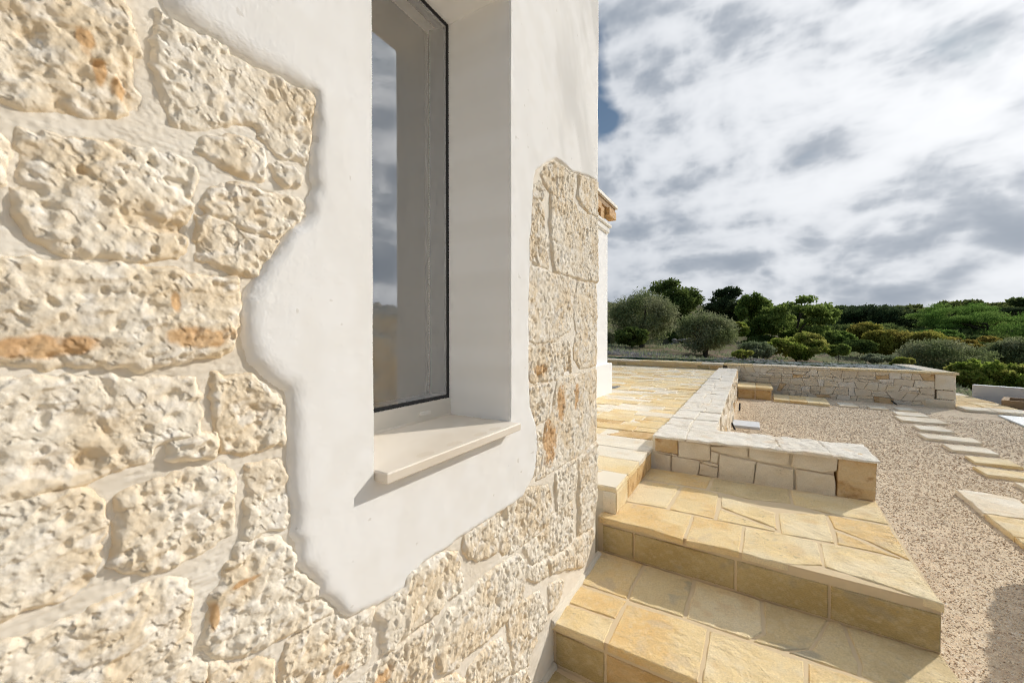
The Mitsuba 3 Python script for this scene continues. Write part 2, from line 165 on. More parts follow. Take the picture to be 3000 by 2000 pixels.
PLANTS = [
 ('olive_tree', 'olive', -7.39, 32.84, -1.01, -0.74, 3.67, 2.51, 'large grey-green olive tree with a rounded crown nearest the white wing'),
 ('oak_tree', 'oak', -7.55, 46.71, -0.19, 0.75, 6.26, 3.24, 'tall dark oak with ragged top rising behind the large olive tree'),
 ('olive_tree', 'olive', -2.34, 27.7, -1.39, -1.18, 1.52, 1.69, 'smaller round olive tree standing just behind the left half of the pool'),
 ('oak_tree', 'oakfar', -1.96, 54.68, 0.0, 1.44, 5.76, 2.74, 'dark oak crown against the sky behind the round olive tree'),
 ('deciduous_tree', 'mid', 0.47, 44.5, -1.3, -0.88, 4.14, 1.66, 'slender mid-green tree with a visible dark trunk left of the airy tree'),
 ('deciduous_tree', 'airy', 3.71, 42.93, -1.5, -0.99, 3.63, 2.82, 'airy light-green tree with flat leafy tiers above the pool edge'),
 ('pine_tree', 'pinedark', 19.8, 122.31, 2.2, 2.85, 7.16, 4.31, 'far dark umbrella pine with a flat top on the skyline'),
 ('carob_tree', 'oakfar', 16.99, 79.92, -0.26, 0.0, 4.99, 5.84, 'broad very dark green tree on the skyline behind the yellowing bushes'),
 ('pine_tree', 'pinedark', 30.17, 116.85, 2.19, 2.55, 5.61, 1.89, 'small dark far pine just right of the broad dark tree'),
 ('pine_tree', 'pine', 21.85, 71.17, -0.64, 0.43, 4.5, 3.88, 'bright green pine with loose tufts standing out on the right skyline'),
 ('pine_tree', 'pine2', 24.59, 68.15, -1.18, -0.59, 3.15, 5.52, 'wide bright green pine mass filling the right edge'),
 ('pine_tree', 'pinedark', 42.21, 108.88, 1.54, 3.39, 5.43, 3.08, 'dark far pine top at the right edge of the skyline'),
 ('shrub', 'yellow', 8.69, 45.89, -1.83, -1.65, 1.26, 1.47, 'tall yellowing shrub, leftmost of the yellow ones'),
 ('shrub', 'yellow', 9.57, 42.92, -2.0, -1.92, 0.74, 1.65, 'dense yellow-olive shrub in the middle of the yellowing ones'),
 ('shrub', 'yellow', 11.44, 42.87, -1.99, -1.86, 0.5, 1.86, 'low yellow-brown shrub, rightmost of the yellowing ones'),
 ('shrub', 'rust', 15.88, 47.84, -1.84, -1.7, 0.14, 1.77, 'rust-orange autumn shrub below the bright green pines'),
 ('olive_tree', 'olive2', 10.46, 35.31, -2.68, -2.57, -0.17, 2.14, 'dark olive bush overhanging the right end of the pool'),
 ('olive_tree', 'olive2', 15.41, 40.58, -2.54, -2.31, -0.16, 1.41, 'olive bush at the right edge behind the white wall'),
 ('shrub', 'broad', 8.86, 26.21, -2.78, -2.54, -1.08, 0.96, 'dense bright green broadleaf shrub between the pool end and the white wall'),
 ('shrub', 'broad', 10.22, 27.02, -2.78, -2.54, -1.28, 1.16, 'dense dark green broadleaf shrub directly above the white wall'),
 ('shrub', 'bright', 2.36, 28.17, -1.48, -1.4, 0.2, 1.55, "large fresh green shrub at the pool's back edge below the airy tree"),
 ('shrub', 'grey', 0.31, 25.79, -1.38, -1.32, -0.28, 0.91, 'grey-green small-leaved shrub left of the large fresh green one'),
 ('shrub', 'lime', -0.25, 23.12, -1.22, -1.18, -0.67, 0.46, 'low yellow-green bush at the foot of the round olive tree'),
 ('shrub', 'limelit', -0.92, 39.02, -0.44, -0.15, 1.31, 0.89, 'sunlit lime-green bush between the round olive and the slender tree'),
 ('shrub', 'mid', 5.84, 39.55, -1.35, -1.2, 0.45, 1.12, 'mid-green shrub left of the tallest yellowing shrub'),
 ('shrub', 'oak', 6.68, 36.55, -1.37, -1.22, -0.26, 0.91, 'low dark green shrub in front of the yellowing ones'),
 ('sapling', 'mid', 4.24, 28.12, -1.45, -1.13, -0.43, 0.53, 'thin young tree with a bare stem behind the middle of the pool'),
 ('shrub', 'grey', 5.87, 27.92, -1.49, -1.46, -0.92, 0.69, 'low feathery grey-green shrub just above the bright pool water'),
 ('shrub', 'lime', 6.67, 27.24, -1.66, -1.59, -1.05, 0.43, 'yellow-green tuft behind the far right corner of the pool'),
 ('shrub', 'broaddark', -7.33, 29.39, -0.97, -0.82, 0.72, 1.12, 'dark broadleaf shrub growing against the large olive tree'),
 ('shrub', 'oak', -5.56, 44.4, -1.23, -1.05, 0.88, 1.76, 'dark understorey bush beneath the tall dark oak'),
 ('shrub', 'oak', 1.22, 42.61, -1.7, -1.54, 0.0, 1.85, 'shaded bush under the slender tree'),
 ('shrub', 'oak', 4.28, 42.11, -1.89, -1.75, -0.15, 2.19, 'shaded bush under the airy tree'),
 ('shrub', 'pine2', 17.04, 59.0, -1.44, -1.26, 0.72, 1.98, 'green scrub under the bright green pine'),
 ('shrub', 'oak', 22.12, 59.7, -2.57, -2.23, 0.0, 3.26, 'dark scrub under the wide pine mass'),
 ('shrub', 'oakfar', 18.06, 74.74, -1.18, -1.18, 1.18, 3.77, 'dark scrub at the foot of the broad dark tree'),
 ('shrub', 'oakfar', 13.45, 89.45, 0.0, 0.0, 2.82, 2.7, 'dark distant scrub below the umbrella pine'),
 ('shrub', 'olive', -11.42, 37.42, -0.94, -0.81, 0.33, 0.46, 'grey scrub on the brown slope at the edge of the white wing'),
]
TERRAIN_POINTS = [(-7.4, 32.8, -1.01), (-7.6, 46.7, -0.19), (-2.3, 27.7, -1.39), (-2.0, 54.7, 0.0), (0.5, 44.5, -1.3), (3.7, 42.9, -1.5), (19.8, 122.3, 2.2), (17.0, 79.9, -0.26), (30.2, 116.8, 2.19), (21.9, 71.2, -0.64), (24.6, 68.2, -1.18), (42.2, 108.9, 1.54), (8.7, 45.9, -1.83), (9.6, 42.9, -2.0), (11.4, 42.9, -1.99), (15.9, 47.8, -1.84), (10.5, 35.3, -2.68), (15.4, 40.6, -2.54), (8.9, 26.2, -2.78), (10.2, 27.0, -2.78), (2.4, 28.2, -1.48), (0.3, 25.8, -1.38), (-0.3, 23.1, -1.22), (-0.9, 39.0, -0.44), (5.8, 39.5, -1.35), (6.7, 36.6, -1.37), (4.2, 28.1, -1.45), (5.9, 27.9, -1.49), (6.7, 27.2, -1.66), (-7.3, 29.4, -0.97), (-5.6, 44.4, -1.23), (1.2, 42.6, -1.7), (4.3, 42.1, -1.89), (17.0, 59.0, -1.44), (22.1, 59.7, -2.57), (18.1, 74.7, -1.18), (13.5, 89.4, 0.0), (-11.4, 37.4, -0.94), (-5.5, 18.3, -0.95), (-3.3, 19.5, -1.03), (-1.3, 20.8, -1.14), (-15.6, 48.9, 1.07), (-19.4, 60.6, 4.25), (-8.8, 18.1, -0.86), (-35.8, 60.2, 5.1), (16.8, 91.4, -0.3), (22.1, 127.2, 3.78), (33.5, 124.7, 3.08), (47.5, 121.3, 5.48), (9.5, 25.4, -2.69), (22.2, 42.3, -2.89), (71.1, 135.3, 3.08), (8.6, 133.1, 5.66), (-15.7, 118.6, 5.66), (-23.2, 79.3, 6.51), (3.8, 25.5, -1.39), (6.0, 25.7, -1.63), (12.5, 193.6, 11.65), (71.4, 228.6, 10.97), (130.3, 263.7, 11.65), (-58.2, 151.5, 14.4)]

# ---------------------------------------------------------------- helpers
RNG = np.random.default_rng(7)


def free(key):
    if key not in scene and key not in labels:
        return key
    n = 1
    while f'{key}_{n:03d}' in scene or f'{key}_{n:03d}' in labels:
        n += 1
    return f'{key}_{n:03d}'


def thing(name, label, category, group=None):
    key = free(name)
    labels[key] = {'label': label, 'category': category}
    if group:
        labels[key]['group'] = group
    return key


def put(name, mesh, bsdf, parent=None, smooth=False, label=None, kind=None, color=None, **more):
    key = free(f'{parent}__{name}' if parent else name)
    scene[key] = mikit.ply(mesh, bsdf, smooth=smooth, color=color, **more)
    said = {k: v for k, v in (('label', label), ('kind', kind)) if v}
    if said:
        labels[key] = said
    return key


def join(parts):
    vs, fs, n = [], [], 0
    for v, f in parts:
        f = np.asarray(f)
        if f.shape[1] == 4:
            f = np.vstack([f[:, [0, 1, 2]], f[:, [0, 2, 3]]])
        vs.append(np.asarray(v, float)), fs.append(f + n)
        n += len(v)
    return np.vstack(vs), np.vstack(fs)


def box(x0, x1, y0, y1, z0, z1):
    v = np.array([[x, y, z] for x in (x0, x1) for y in (y0, y1) for z in (z0, z1)], float)
    f = np.array([[0, 1, 3, 2], [4, 6, 7, 5], [0, 4, 5, 1], [2, 3, 7, 6], [0, 2, 6, 4], [1, 5, 7, 3]])
    return v, f


def bevel_box(x0, x1, y0, y1, z0, z1, r=0.004):
    import manifold3d
    c = manifold3d.CrossSection([[(x0 + r, y0 + r), (x1 - r, y0 + r), (x1 - r, y1 - r), (x0 + r, y1 - r)]])
    a = manifold3d.Manifold.extrude(c, z1 - z0).translate([0, 0, z0])
    b = manifold3d.Manifold.cube([x1 - x0, y1 - y0, z1 - z0 - 2 * r]).translate([x0, y0, z0 + r])
    m = manifold3d.Manifold.batch_hull([a, b]).to_mesh()
    return m.vert_properties[:, :3], m.tri_verts


def extrude(outline, z0, z1):
    m = trimesh.creation.extrude_polygon(Polygon(outline), z1 - z0, engine='earcut')
    m.apply_translation([0, 0, z0])
    return np.array(m.vertices), np.array(m.faces)


def signed(p, poly):
    """Distance of the points to the outline, positive inside."""
    a = np.asarray(poly, float)
    b = np.roll(a, -1, 0)
    d, inside = np.full(len(p), 1e9), np.zeros(len(p), bool)
    for s, e in zip(a, b):
        w = e - s
        t = np.clip(((p - s) @ w) / max(w @ w, 1e-12), 0, 1)
        d = np.minimum(d, np.hypot(*(p - s - t[:, None] * w).T))
        if s[1] != e[1]:
            cross = ((s[1] > p[:, 1]) != (e[1] > p[:, 1])) & (p[:, 0] < (e[0] - s[0]) * (p[:, 1] - s[1]) / (e[1] - s[1]) + s[0])
            inside ^= cross
    return np.where(inside, d, -d)


def soft(a, b, x):
    t = np.clip((x - a) / (b - a), 0, 1)
    return t * t * (3 - 2 * t)


def grid_faces(keep):
    """Quads of a grid of kept vertices; returns (kept vertex flat index, faces into the kept ones)."""
    n, m = keep.shape
    idx = np.full(n * m, -1)
    flat = np.flatnonzero(keep.ravel())
    idx[flat] = np.arange(len(flat))
    i = (np.arange(n - 1)[:, None] * m + np.arange(m - 1)).ravel()
    q = idx[np.stack([i, i + m, i + m + 1, i + 1], 1)]
    return flat, q[(q >= 0).all(1)]


def n3(u, v, s, k):
    return meshkit.noise(np.stack([u * k, v * k, np.full_like(u, s * 3.7)], -1), s)


def f3(u, v, s, k, o=3):
    return meshkit.fbm(np.stack([u * k, v * k, np.full_like(u, s * 3.7)], -1), o, s)


def prism(poly, thick, bevel=0.006, step=None, rough=0.0, wave=0.0, seed=0, tilt=(0, 0)):
    """A flat stone: outline in (u, v), face at h = 0 with a bevelled, uneven edge, sides down to -thick. Returns (u, v, h) vertices and faces."""
    p = Polygon(poly).buffer(0)
    if p.geom_type != 'Polygon':
        p = max(p.geoms, key=lambda g: g.area)
    ring = shapely.segmentize(shapely.geometry.polygon.orient(p), step or 10).exterior.coords[:-1]
    a = np.array(ring, float)
    if wave:
        nx, pv = np.roll(a, -1, 0) - a, a - np.roll(a, 1, 0)
        t = nx / np.linalg.norm(nx, axis=1, keepdims=True) + pv / np.linalg.norm(pv, axis=1, keepdims=True)
        t /= np.maximum(np.linalg.norm(t, axis=1, keepdims=True), 1e-9)
        out = np.stack([t[:, 1], -t[:, 0]], 1)
        a = a + out * (wave * (2 * f3(a[:, 0], a[:, 1], seed + 3, 18, 3) - 1.15))[:, None]
    nx, pv = np.roll(a, -1, 0) - a, a - np.roll(a, 1, 0)
    n1 = np.stack([-nx[:, 1], nx[:, 0]], 1) / np.maximum(np.linalg.norm(nx, axis=1, keepdims=True), 1e-9)
    n0 = np.stack([-pv[:, 1], pv[:, 0]], 1) / np.maximum(np.linalg.norm(pv, axis=1, keepdims=True), 1e-9)
    inn = n0 + n1
    inn = inn / np.maximum((inn * n1).sum(1, keepdims=True), 0.45)
    b = a + inn * bevel
    pts = b
    if step:
        x0, y0 = b.min(0)
        x1, y1 = b.max(0)
        g = np.stack(np.meshgrid(np.arange(x0 + step / 2, x1, step), np.arange(y0 + step / 2, y1, step)), -1).reshape(-1, 2)
        if len(g):
            pts = np.vstack([b, g[signed(g, b) > step * 0.45]])
    tri = Delaunay(pts).simplices if len(pts) > 3 else np.array([[0, 1, 2]])
    c = pts[tri].mean(1)
    area = np.cross(np.c_[pts[tri[:, 1]] - pts[tri[:, 0]], np.zeros(len(tri))], np.c_[pts[tri[:, 2]] - pts[tri[:, 0]], np.zeros(len(tri))])[:, 2]
    tri = np.where((area > 0)[:, None], tri, tri[:, [0, 2, 1]])[(signed(c, b) > 0) & (np.abs(area) > 1e-9)]
    k, m = len(a), len(pts)
    mid = pts.mean(0)

    def lift(q):
        h = tilt[0] * (q[:, 0] - mid[0]) + tilt[1] * (q[:, 1] - mid[1])
        return h + (rough * (2 * f3(q[:, 0], q[:, 1], seed + 11, 14, 4) - 1) if rough else 0)

    v = np.vstack([np.c_[pts, lift(pts)], np.c_[a, lift(a) - bevel], np.c_[a, np.full(k, -thick)]])
    i, j = np.arange(k), (np.arange(k) + 1) % k
    side = [np.stack([i, i + m, j + m, j], 1), np.stack([i + m, i + m + k, j + m + k, j + m], 1)]
    f = np.vstack([tri] + [np.vstack([s[:, [0, 1, 2]], s[:, [0, 2, 3]]]) for s in side])
    return v, f


def frame(vf, origin, eu, ev, en):
    v, f = vf
    w = np.asarray(origin, float) + v[:, :1] * np.asarray(eu, float) + v[:, 1:2] * np.asarray(ev, float) + v[:, 2:3] * np.asarray(en, float)
    return w, (f if np.dot(np.cross(eu, ev), en) > 0 else np.asarray(f)[:, ::-1])


def shrink(poly, by):
    p = Polygon(poly).buffer(0).buffer(-by, join_style='mitre')
    if p.is_empty:
        return None
    if p.geom_type != 'Polygon':
        p = max(p.geoms, key=lambda g: g.area)
    return list(p.exterior.coords)[:-1]


def tube(points, radii, sides=7):
    p, r = np.asarray(points, float), np.asarray(radii, float)
    t = np.gradient(p, axis=0)
    t /= np.linalg.norm(t, axis=1, keepdims=True)
    a = np.cross(t, [0.31, 0.87, 0.2])
    a /= np.linalg.norm(a, axis=1, keepdims=True)
    b = np.cross(t, a)
    ang = np.arange(sides) * 2 * np.pi / sides
    v = (p[:, None] + r[:, None, None] * (np.cos(ang)[None, :, None] * a[:, None] + np.sin(ang)[None, :, None] * b[:, None])).reshape(-1, 3)
    n = len(p)
    i = (np.arange(n - 1)[:, None] * sides + np.arange(sides)).ravel()
    j = (np.arange(n - 1)[:, None] * sides + (np.arange(sides) + 1) % sides).ravel()
    f = np.stack([i, j, j + sides, i + sides], 1)
    caps = [[0, k + 1, k] for k in range(1, sides - 1)] + [[(n - 1) * sides, (n - 1) * sides + k, (n - 1) * sides + k + 1] for k in range(1, sides - 1)]
    return v, np.vstack([f[:, [0, 1, 2]], f[:, [0, 2, 3]], caps])


# ---------------------------------------------------------------- materials
def rgb(r, g, b):
    return {'type': 'rgb', 'value': [float(r), float(g), float(b)]}


def rough(key, color, roughness=0.85, spec=0.25, **more):
    scene[key] = {'type': 'twosided', 'bsdf': {'type': 'principled', 'base_color': color if isinstance(color, dict) else rgb(*color), 'roughness': roughness, 'specular': spec, **more}}


def bumped(key, color, height, scale, roughness=0.85, spec=0.25, eps=1e-3):
    scene[key] = {'type': 'twosided', 'bsdf': {'type': 'bumpmap', 'arbitrary': proc(height, eps), 'scale': scale,
                  'bsdf': {'type': 'principled', 'base_color': color if isinstance(color, dict) else rgb(*color), 'roughness': roughness, 'specular': spec}}}


def plaster_color(p, n, uv):
    smear = fbm(p.y * 3.5 + p.z * 1.2, p.z * 1.6, 2.0, 4)
    grey = smoothstep(0.46, 0.72, smear) * smoothstep(1.35, 1.75, p.y) * smoothstep(0.1, 0.6, p.z)
    fine = fbm(p.y * 14, p.z * 14, 5.0, 2)
    c = mix((0.79, 0.785, 0.775), (0.765, 0.755, 0.735), smoothstep(0.3, 0.75, fine))
    spot = smoothstep(0.955, 0.975, noise(p.y * 38, p.z * 38, 1.0))
    c = mix(c, (0.45, 0.41, 0.35), 0.35 * spot)
    return mix(c, (0.60, 0.59, 0.57), 0.75 * grey)


def plaster_height(p, n, uv):
    return 0.6 * fbm(p.y * 55, p.z * 55, p.x * 55, 3) + 0.4 * noise(p.y * 260, p.z * 260, 3.0)


bumped('plaster_skin', proc(plaster_color), plaster_height, 0.0013, 0.9, 0.2)


def mortar_color(p, n, uv):
    t = fbm(p.y * 9, p.z * 9, p.x * 9, 3)
    return mix((0.755, 0.705, 0.62), (0.70, 0.635, 0.535), smoothstep(0.35, 0.7, t))


def mortar_height(p, n, uv):
    return 0.5 * fbm(p.y * 30, p.z * 170, p.x * 60, 2) + 0.5 * noise(p.y * 150, p.z * 150, p.x * 150)


bumped('mortar_skin', proc(mortar_color), mortar_height, 0.005, 0.95, 0.15)

RUST = [(0.13, -0.014, 0.06, 0.016), (0.312, 0.0, 0.05, 0.018), (0.277, 0.055, 0.008, 0.018), (0.177, 0.409, 0.010, 0.018), (0.192, 0.375, 0.008, 0.018), (0.211, 0.363, 0.010, 0.015), (0.375, -0.452, 0.030, 0.006), (0.327, -0.492, 0.008, 0.026),
        (1.61, -0.154, 0.06, 0.028), (1.83, -0.33, 0.05, 0.085), (1.70, -0.50, 0.075, 0.105), (2.034, -0.32, 0.035, 0.07), (0.70, -0.88, 0.04, 0.016), (0.578, -0.765, 0.02, 0.012)]


def tufa_color(p, n, uv):
    a, b = fbm(p.y * 11, p.z * 11, p.x * 11, 3), fbm(p.y * 45, p.z * 45, p.x * 45, 2)
    c = mix((0.745, 0.68, 0.57), (0.70, 0.59, 0.435), smoothstep(0.35, 0.70, a))
    c = mix(c, (0.78, 0.735, 0.66), 0.7 * smoothstep(0.5, 0.75, b))
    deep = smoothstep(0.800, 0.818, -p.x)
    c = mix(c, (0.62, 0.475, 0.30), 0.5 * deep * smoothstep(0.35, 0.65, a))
    rust = mi.Float(0)
    for y, z, ry, rz in RUST:
        rust = dr.maximum(rust, dr.exp(-(dr.square((p.y - y) / ry) + dr.square((p.z - z) / rz)) * 0.7))
    r = smoothstep(0.34, 0.66, rust * (0.45 + 0.95 * fbm(p.y * 60, p.z * 60, 4.0, 2)))
    return mix(c, mix((0.50, 0.27, 0.11), (0.60, 0.40, 0.20), b), 0.85 * r)


def tufa_height(p, n, uv):
    a, b = p.y * 0.8 + p.z * 0.6, p.z * 0.8 - p.y * 0.6
    g = fbm(a * 120, b * 62, p.x * 80, 4)
    pit = smoothstep(0.60, 0.78, fbm(a * 105 + 5, b * 75, p.x * 90, 2))
    return 0.9 * g + 0.15 * noise(p.y * 380, p.z * 380, p.x * 380) - 0.7 * pit


bumped('tufa_stone', proc(tufa_color), tufa_height, 0.0040, 0.95, 0.15)


def flag(key, light, dark, stain, seed, amount, bump=0.006):
    def color(p, n, uv):
        a = fbm(p.x * 5.5 + seed, p.y * 5.5, p.z * 7, 4)
        b = fbm(p.x * 42, p.y * 42 + seed, p.z * 42, 3)
        c = mix(light, dark, smoothstep(0.33, 0.68, a))
        c = mix(c, mix(light, (0.76, 0.68, 0.54), 0.6), 0.30 * smoothstep(0.42, 0.8, b))
        s = smoothstep(0.58, 0.72, fbm(p.x * 9 + 4.0, p.y * 9 + seed, p.z * 9, 4))
        c = mix(c, stain, amount * s)
        grain = noise(p.x * 230 + seed, p.y * 230, p.z * 230)
        c = c * (0.88 + 0.24 * grain)
        speck = smoothstep(0.70, 0.82, fbm(p.x * 60, p.y * 60, p.z * 60 + seed, 2)) * smoothstep(0.48, 0.66, a)
        return mix(c, (0.34, 0.30, 0.22), 0.5 * speck)

    def height(p, n, uv):
        return 0.55 * fbm(p.x * 26 + seed, p.y * 48, p.z * 40, 3) + 0.45 * noise(p.x * 170, p.y * 170, p.z * 170)

    bumped(key, proc(color), height, bump, 0.8, 0.3)


flag('flag_cream', (0.76, 0.635, 0.41), (0.74, 0.57, 0.30), (0.64, 0.45, 0.23), 1.3, 0.45, 0.008)
flag('flag_yellow', (0.75, 0.585, 0.32), (0.71, 0.49, 0.22), (0.57, 0.46, 0.32), 5.1, 0.5, 0.009)
flag('flag_amber', (0.62, 0.43, 0.21), (0.53, 0.34, 0.14), (0.38, 0.21, 0.08), 9.4, 0.7, 0.007)
flag('flag_pale', (0.78, 0.72, 0.605), (0.76, 0.66, 0.50), (0.72, 0.57, 0.37), 12.2, 0.4, 0.008)
flag('flag_olive', (0.50, 0.385, 0.19), (0.43, 0.315, 0.135), (0.36, 0.30, 0.20), 3.3, 0.6, 0.006)
flag('flag_worn', (0.70, 0.56, 0.32), (0.60, 0.47, 0.26), (0.42, 0.38, 0.29), 17.3, 0.7, 0.009)
flag('limestone', (0.75, 0.67, 0.545), (0.70, 0.605, 0.465), (0.66, 0.54, 0.38), 7.7, 0.4, 0.008)
flag('limestone_rough', (0.83, 0.78, 0.69), (0.79, 0.725, 0.62), (0.72, 0.53, 0.31), 15.9, 0.35, 0.011)
flag('limestone_rust', (0.68, 0.51, 0.30), (0.60, 0.41, 0.20), (0.40, 0.21, 0.08), 21.5, 0.85, 0.008)
rough('joint_mortar', (0.66, 0.53, 0.35), 0.95, 0.1)
rough('joint_pale', (0.72, 0.66, 0.55), 0.95, 0.1)
rough('dry_gap', (0.15, 0.125, 0.095), 0.95, 0.1)


def sill_color(p, n, uv):
    a = fbm(p.x * 5 + p.y * 2, p.y * 3, 1.0, 4)
    c = mix((0.70, 0.635, 0.545), (0.65, 0.575, 0.475), smoothstep(0.35, 0.65, a))
    wet = mi.Float(0)
    for y in (0.84, 0.97, 1.11, 1.2):
        wet = dr.maximum(wet, smoothstep(1.0, 0.75, dr.square((p.y - y) / 0.035) + dr.square((p.x + 0.785) / 0.018)))
    return mix(c, (0.58, 0.49, 0.37), 0.45 * wet)


rough('sill_stone', proc(sill_color), 0.45, 0.4)
rough('cream_paint', (0.68, 0.635, 0.555), 0.4, 0.45)
rough('cream_plastic', (0.74, 0.70, 0.63), 0.35, 0.5)
rough('black_rubber', (0.02, 0.021, 0.024), 0.5, 0.4)
rough('grey_spacer', (0.10, 0.12, 0.15), 0.5, 0.4)
rough('white_wash', (0.76, 0.74, 0.70), 0.9, 0.2)
rough('clean_white', (0.80, 0.80, 0.80), 0.8, 0.25)
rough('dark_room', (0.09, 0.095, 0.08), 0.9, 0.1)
rough('grey_plastic', (0.58, 0.60, 0.64), 0.5, 0.4)
rough('pale_sheet', (0.56, 0.60, 0.62), 0.5, 0.4)
rough('steel', (0.30, 0.31, 0.33), 0.45, 0.5, metallic=0.6)
scene['window_glass'] = {'type': 'thindielectric', 'int_ior': 3.3, 'ext_ior': 1.0}


def wood_color(p, n, uv):
    g = fbm(p.x * 60, p.y * 4, p.z * 60, 3)
    return mix((0.58, 0.38, 0.17), (0.44, 0.25, 0.10), smoothstep(0.3, 0.7, g))


rough('pine_wood', proc(wood_color), 0.7, 0.3)
rough('planter_wood', (0.36, 0.25, 0.15), 0.8, 0.2)
rough('bark', (0.09, 0.075, 0.055), 0.95, 0.1)


def gravel_color(p, n, uv):
    f1, f2, c1 = voronoi(p.x * 120, p.y * 120)
    g1, g2, c2 = voronoi(p.x * 41 + 7, p.y * 41)
    big = fbm(p.x * 1.3, p.y * 1.3, 2.0, 3)
    c = mix((0.66, 0.525, 0.37), (0.76, 0.645, 0.485), c1)
    c = mix(c, (0.50, 0.35, 0.24), 0.4 * smoothstep(0.62, 0.9, c2))
    c = mix(c, (0.78, 0.72, 0.62), 0.7 * smoothstep(0.9, 0.98, c1))
    c = c * (0.86 + 0.14 * smoothstep(0.0, 0.25, f2 - f1))
    mid = fbm(p.x * 13, p.y * 13, 4.0, 3)
    return c * (0.74 + 0.20 * big + 0.30 * mid)


def gravel_height(p, n, uv):
    f1, f2, c1 = voronoi(p.x * 95, p.y * 95)
    return smoothstep(0.0, 0.5, f2 - f1) * (0.5 + 0.5 * c1) + 1.5 * fbm(p.x * 9, p.y * 9, 1.0, 2)


bumped('gravel_skin', proc(gravel_color), gravel_height, 0.0020, 0.95, 0.1, 2e-3)


def soil_color(p, n, uv):
    a, b = fbm(p.x * 0.35, p.y * 0.35, 3.0, 4), fbm(p.x * 3.1, p.y * 3.1, 1.0, 3)
    far = smoothstep(28.0, 42.0, dr.sqrt(p.x * p.x + p.y * p.y))
    c = mix((0.26, 0.19, 0.135), (0.15, 0.125, 0.085), smoothstep(0.35, 0.65, a))
    c = mix(c, (0.075, 0.085, 0.035), 0.8 * far * smoothstep(0.25, 0.5, b))
    c = mix(c, (0.14, 0.145, 0.06), 0.85 * smoothstep(0.48, 0.62, fbm(p.x * 0.8 + 9, p.y * 0.8, 5.0, 3)))
    return c * (0.65 + 0.7 * b)


rough('soil', proc(soil_color), 0.95, 0.1)
rough('rubble_stone', (0.36, 0.33, 0.30), 0.95, 0.1)
rough('pool_tile', (0.05, 0.36, 0.22), 0.4, 0.4)


def water_height(p, n, uv):
    return fbm(p.x * 3.2 + 0.6 * p.y, p.y * 2.2, 1.0, 3)


scene['pool_surface'] = {'type': 'bumpmap', 'arbitrary': proc(water_height, 1e-2), 'scale': 0.055, 'bsdf': {'type': 'dielectric', 'int_ior': 1.33, 'ext_ior': 1.0}}


def leaf(key, a, b, trans, k=0.8):
    def color(p, n, uv):
        t = fbm(p.x * k, p.y * k, p.z * k, 3)
        s = noise(p.x * 9, p.y * 9, p.z * 9)
        return mix(a, b, smoothstep(0.35, 0.65, t * 0.7 + s * 0.3))

    scene[key] = {'type': 'twosided', 'bsdf': {'type': 'principled', 'base_color': proc(color), 'roughness': 0.55, 'specular': 0.35}} if trans == 0 else {
        'type': 'principledthin', 'base_color': proc(color), 'roughness': 0.5, 'diff_trans': trans, 'spec_trans': 0.0, 'eta': 1.4}


leaf('leaf_olive', (0.347, 0.36, 0.218), (0.244, 0.295, 0.127), 0.8)
leaf('leaf_oak', (0.109, 0.164, 0.048), (0.187, 0.241, 0.066), 0.8)
leaf('leaf_dark', (0.063, 0.102, 0.042), (0.095, 0.127, 0.06), 0.7)
leaf('leaf_mid', (0.187, 0.275, 0.066), (0.264, 0.33, 0.088), 1.0)
leaf('leaf_bright', (0.264, 0.36, 0.066), (0.36, 0.36, 0.1), 1.1)
leaf('leaf_pine', (0.164, 0.298, 0.061), (0.22, 0.33, 0.088), 0.9)
leaf('leaf_yellow', (0.36, 0.36, 0.078), (0.33, 0.286, 0.078), 1.0)
leaf('leaf_rust', (0.36, 0.286, 0.078), (0.307, 0.264, 0.066), 1.0)
leaf('leaf_grey', (0.33, 0.36, 0.241), (0.22, 0.275, 0.144), 0.8)

leaf('leaf_wood', (0.121, 0.172, 0.058), (0.232, 0.253, 0.078), 0.8, 0.09)

# ---------------------------------------------------------------- the setting: terrain and gravel
GRAVEL = -1.62
pts = np.array(TERRAIN_POINTS + [(a, b, -2.3) for a, b in ((0, 15.5), (4, 15), (8, 14), (14, 12), (22, 8), (30, 0), (12, 2), (25, -20), (0, -10), (-12, -6), (-40, -10), (0, -60), (60, -40))] + [(-60, 40, 2.0), (-120, 160, 9), (90, 60, 0.5), (200, 120, 8), (120, 260, 12), (-200, 0, 0), (0, -300, -2), (300, -100, 2)], float)
ground = RBFInterpolator(pts[:, :2], pts[:, 2], kernel='linear', smoothing=0.5)


def ground_z(x, y):
    q = np.stack([np.ravel(x), np.ravel(y)], 1)
    z = ground(q)
    r = np.hypot(*q.T)
    z = z + (meshkit.fbm(np.c_[q * 0.35, np.zeros(len(q))], 4, 3) - 0.5) * np.clip(r / 40, 0.15, 3)
    far = soft(250, 420, r)
    z = z * (1 - far) + far * 6.0
    yard = soft(16.3, 15.9, q[:, 1]) * soft(9.5, 8.5, q[:, 0])
    return z * (1 - yard) + np.minimum(z, -2.1) * yard


rad = np.concatenate([np.linspace(0.5, 14, 12), np.geomspace(15, 420, 110)[0:], [600, 1000, 1800]])
ang = np.concatenate([np.linspace(-0.75, 1.35, 330), np.linspace(1.35, 2 * np.pi - 0.75, 60)[1:]]) * -1 + np.pi / 2
gx, gy = rad[:, None] * np.cos(ang), rad[:, None] * np.sin(ang)
gz = ground_z(gx, gy).reshape(gx.shape)
flat, q = grid_faces(np.ones(gx.shape, bool))
put('terrain', (np.stack([gx, gy, gz], -1).reshape(-1, 3), q[:, ::-1]), 'soil', smooth=True, kind='structure')

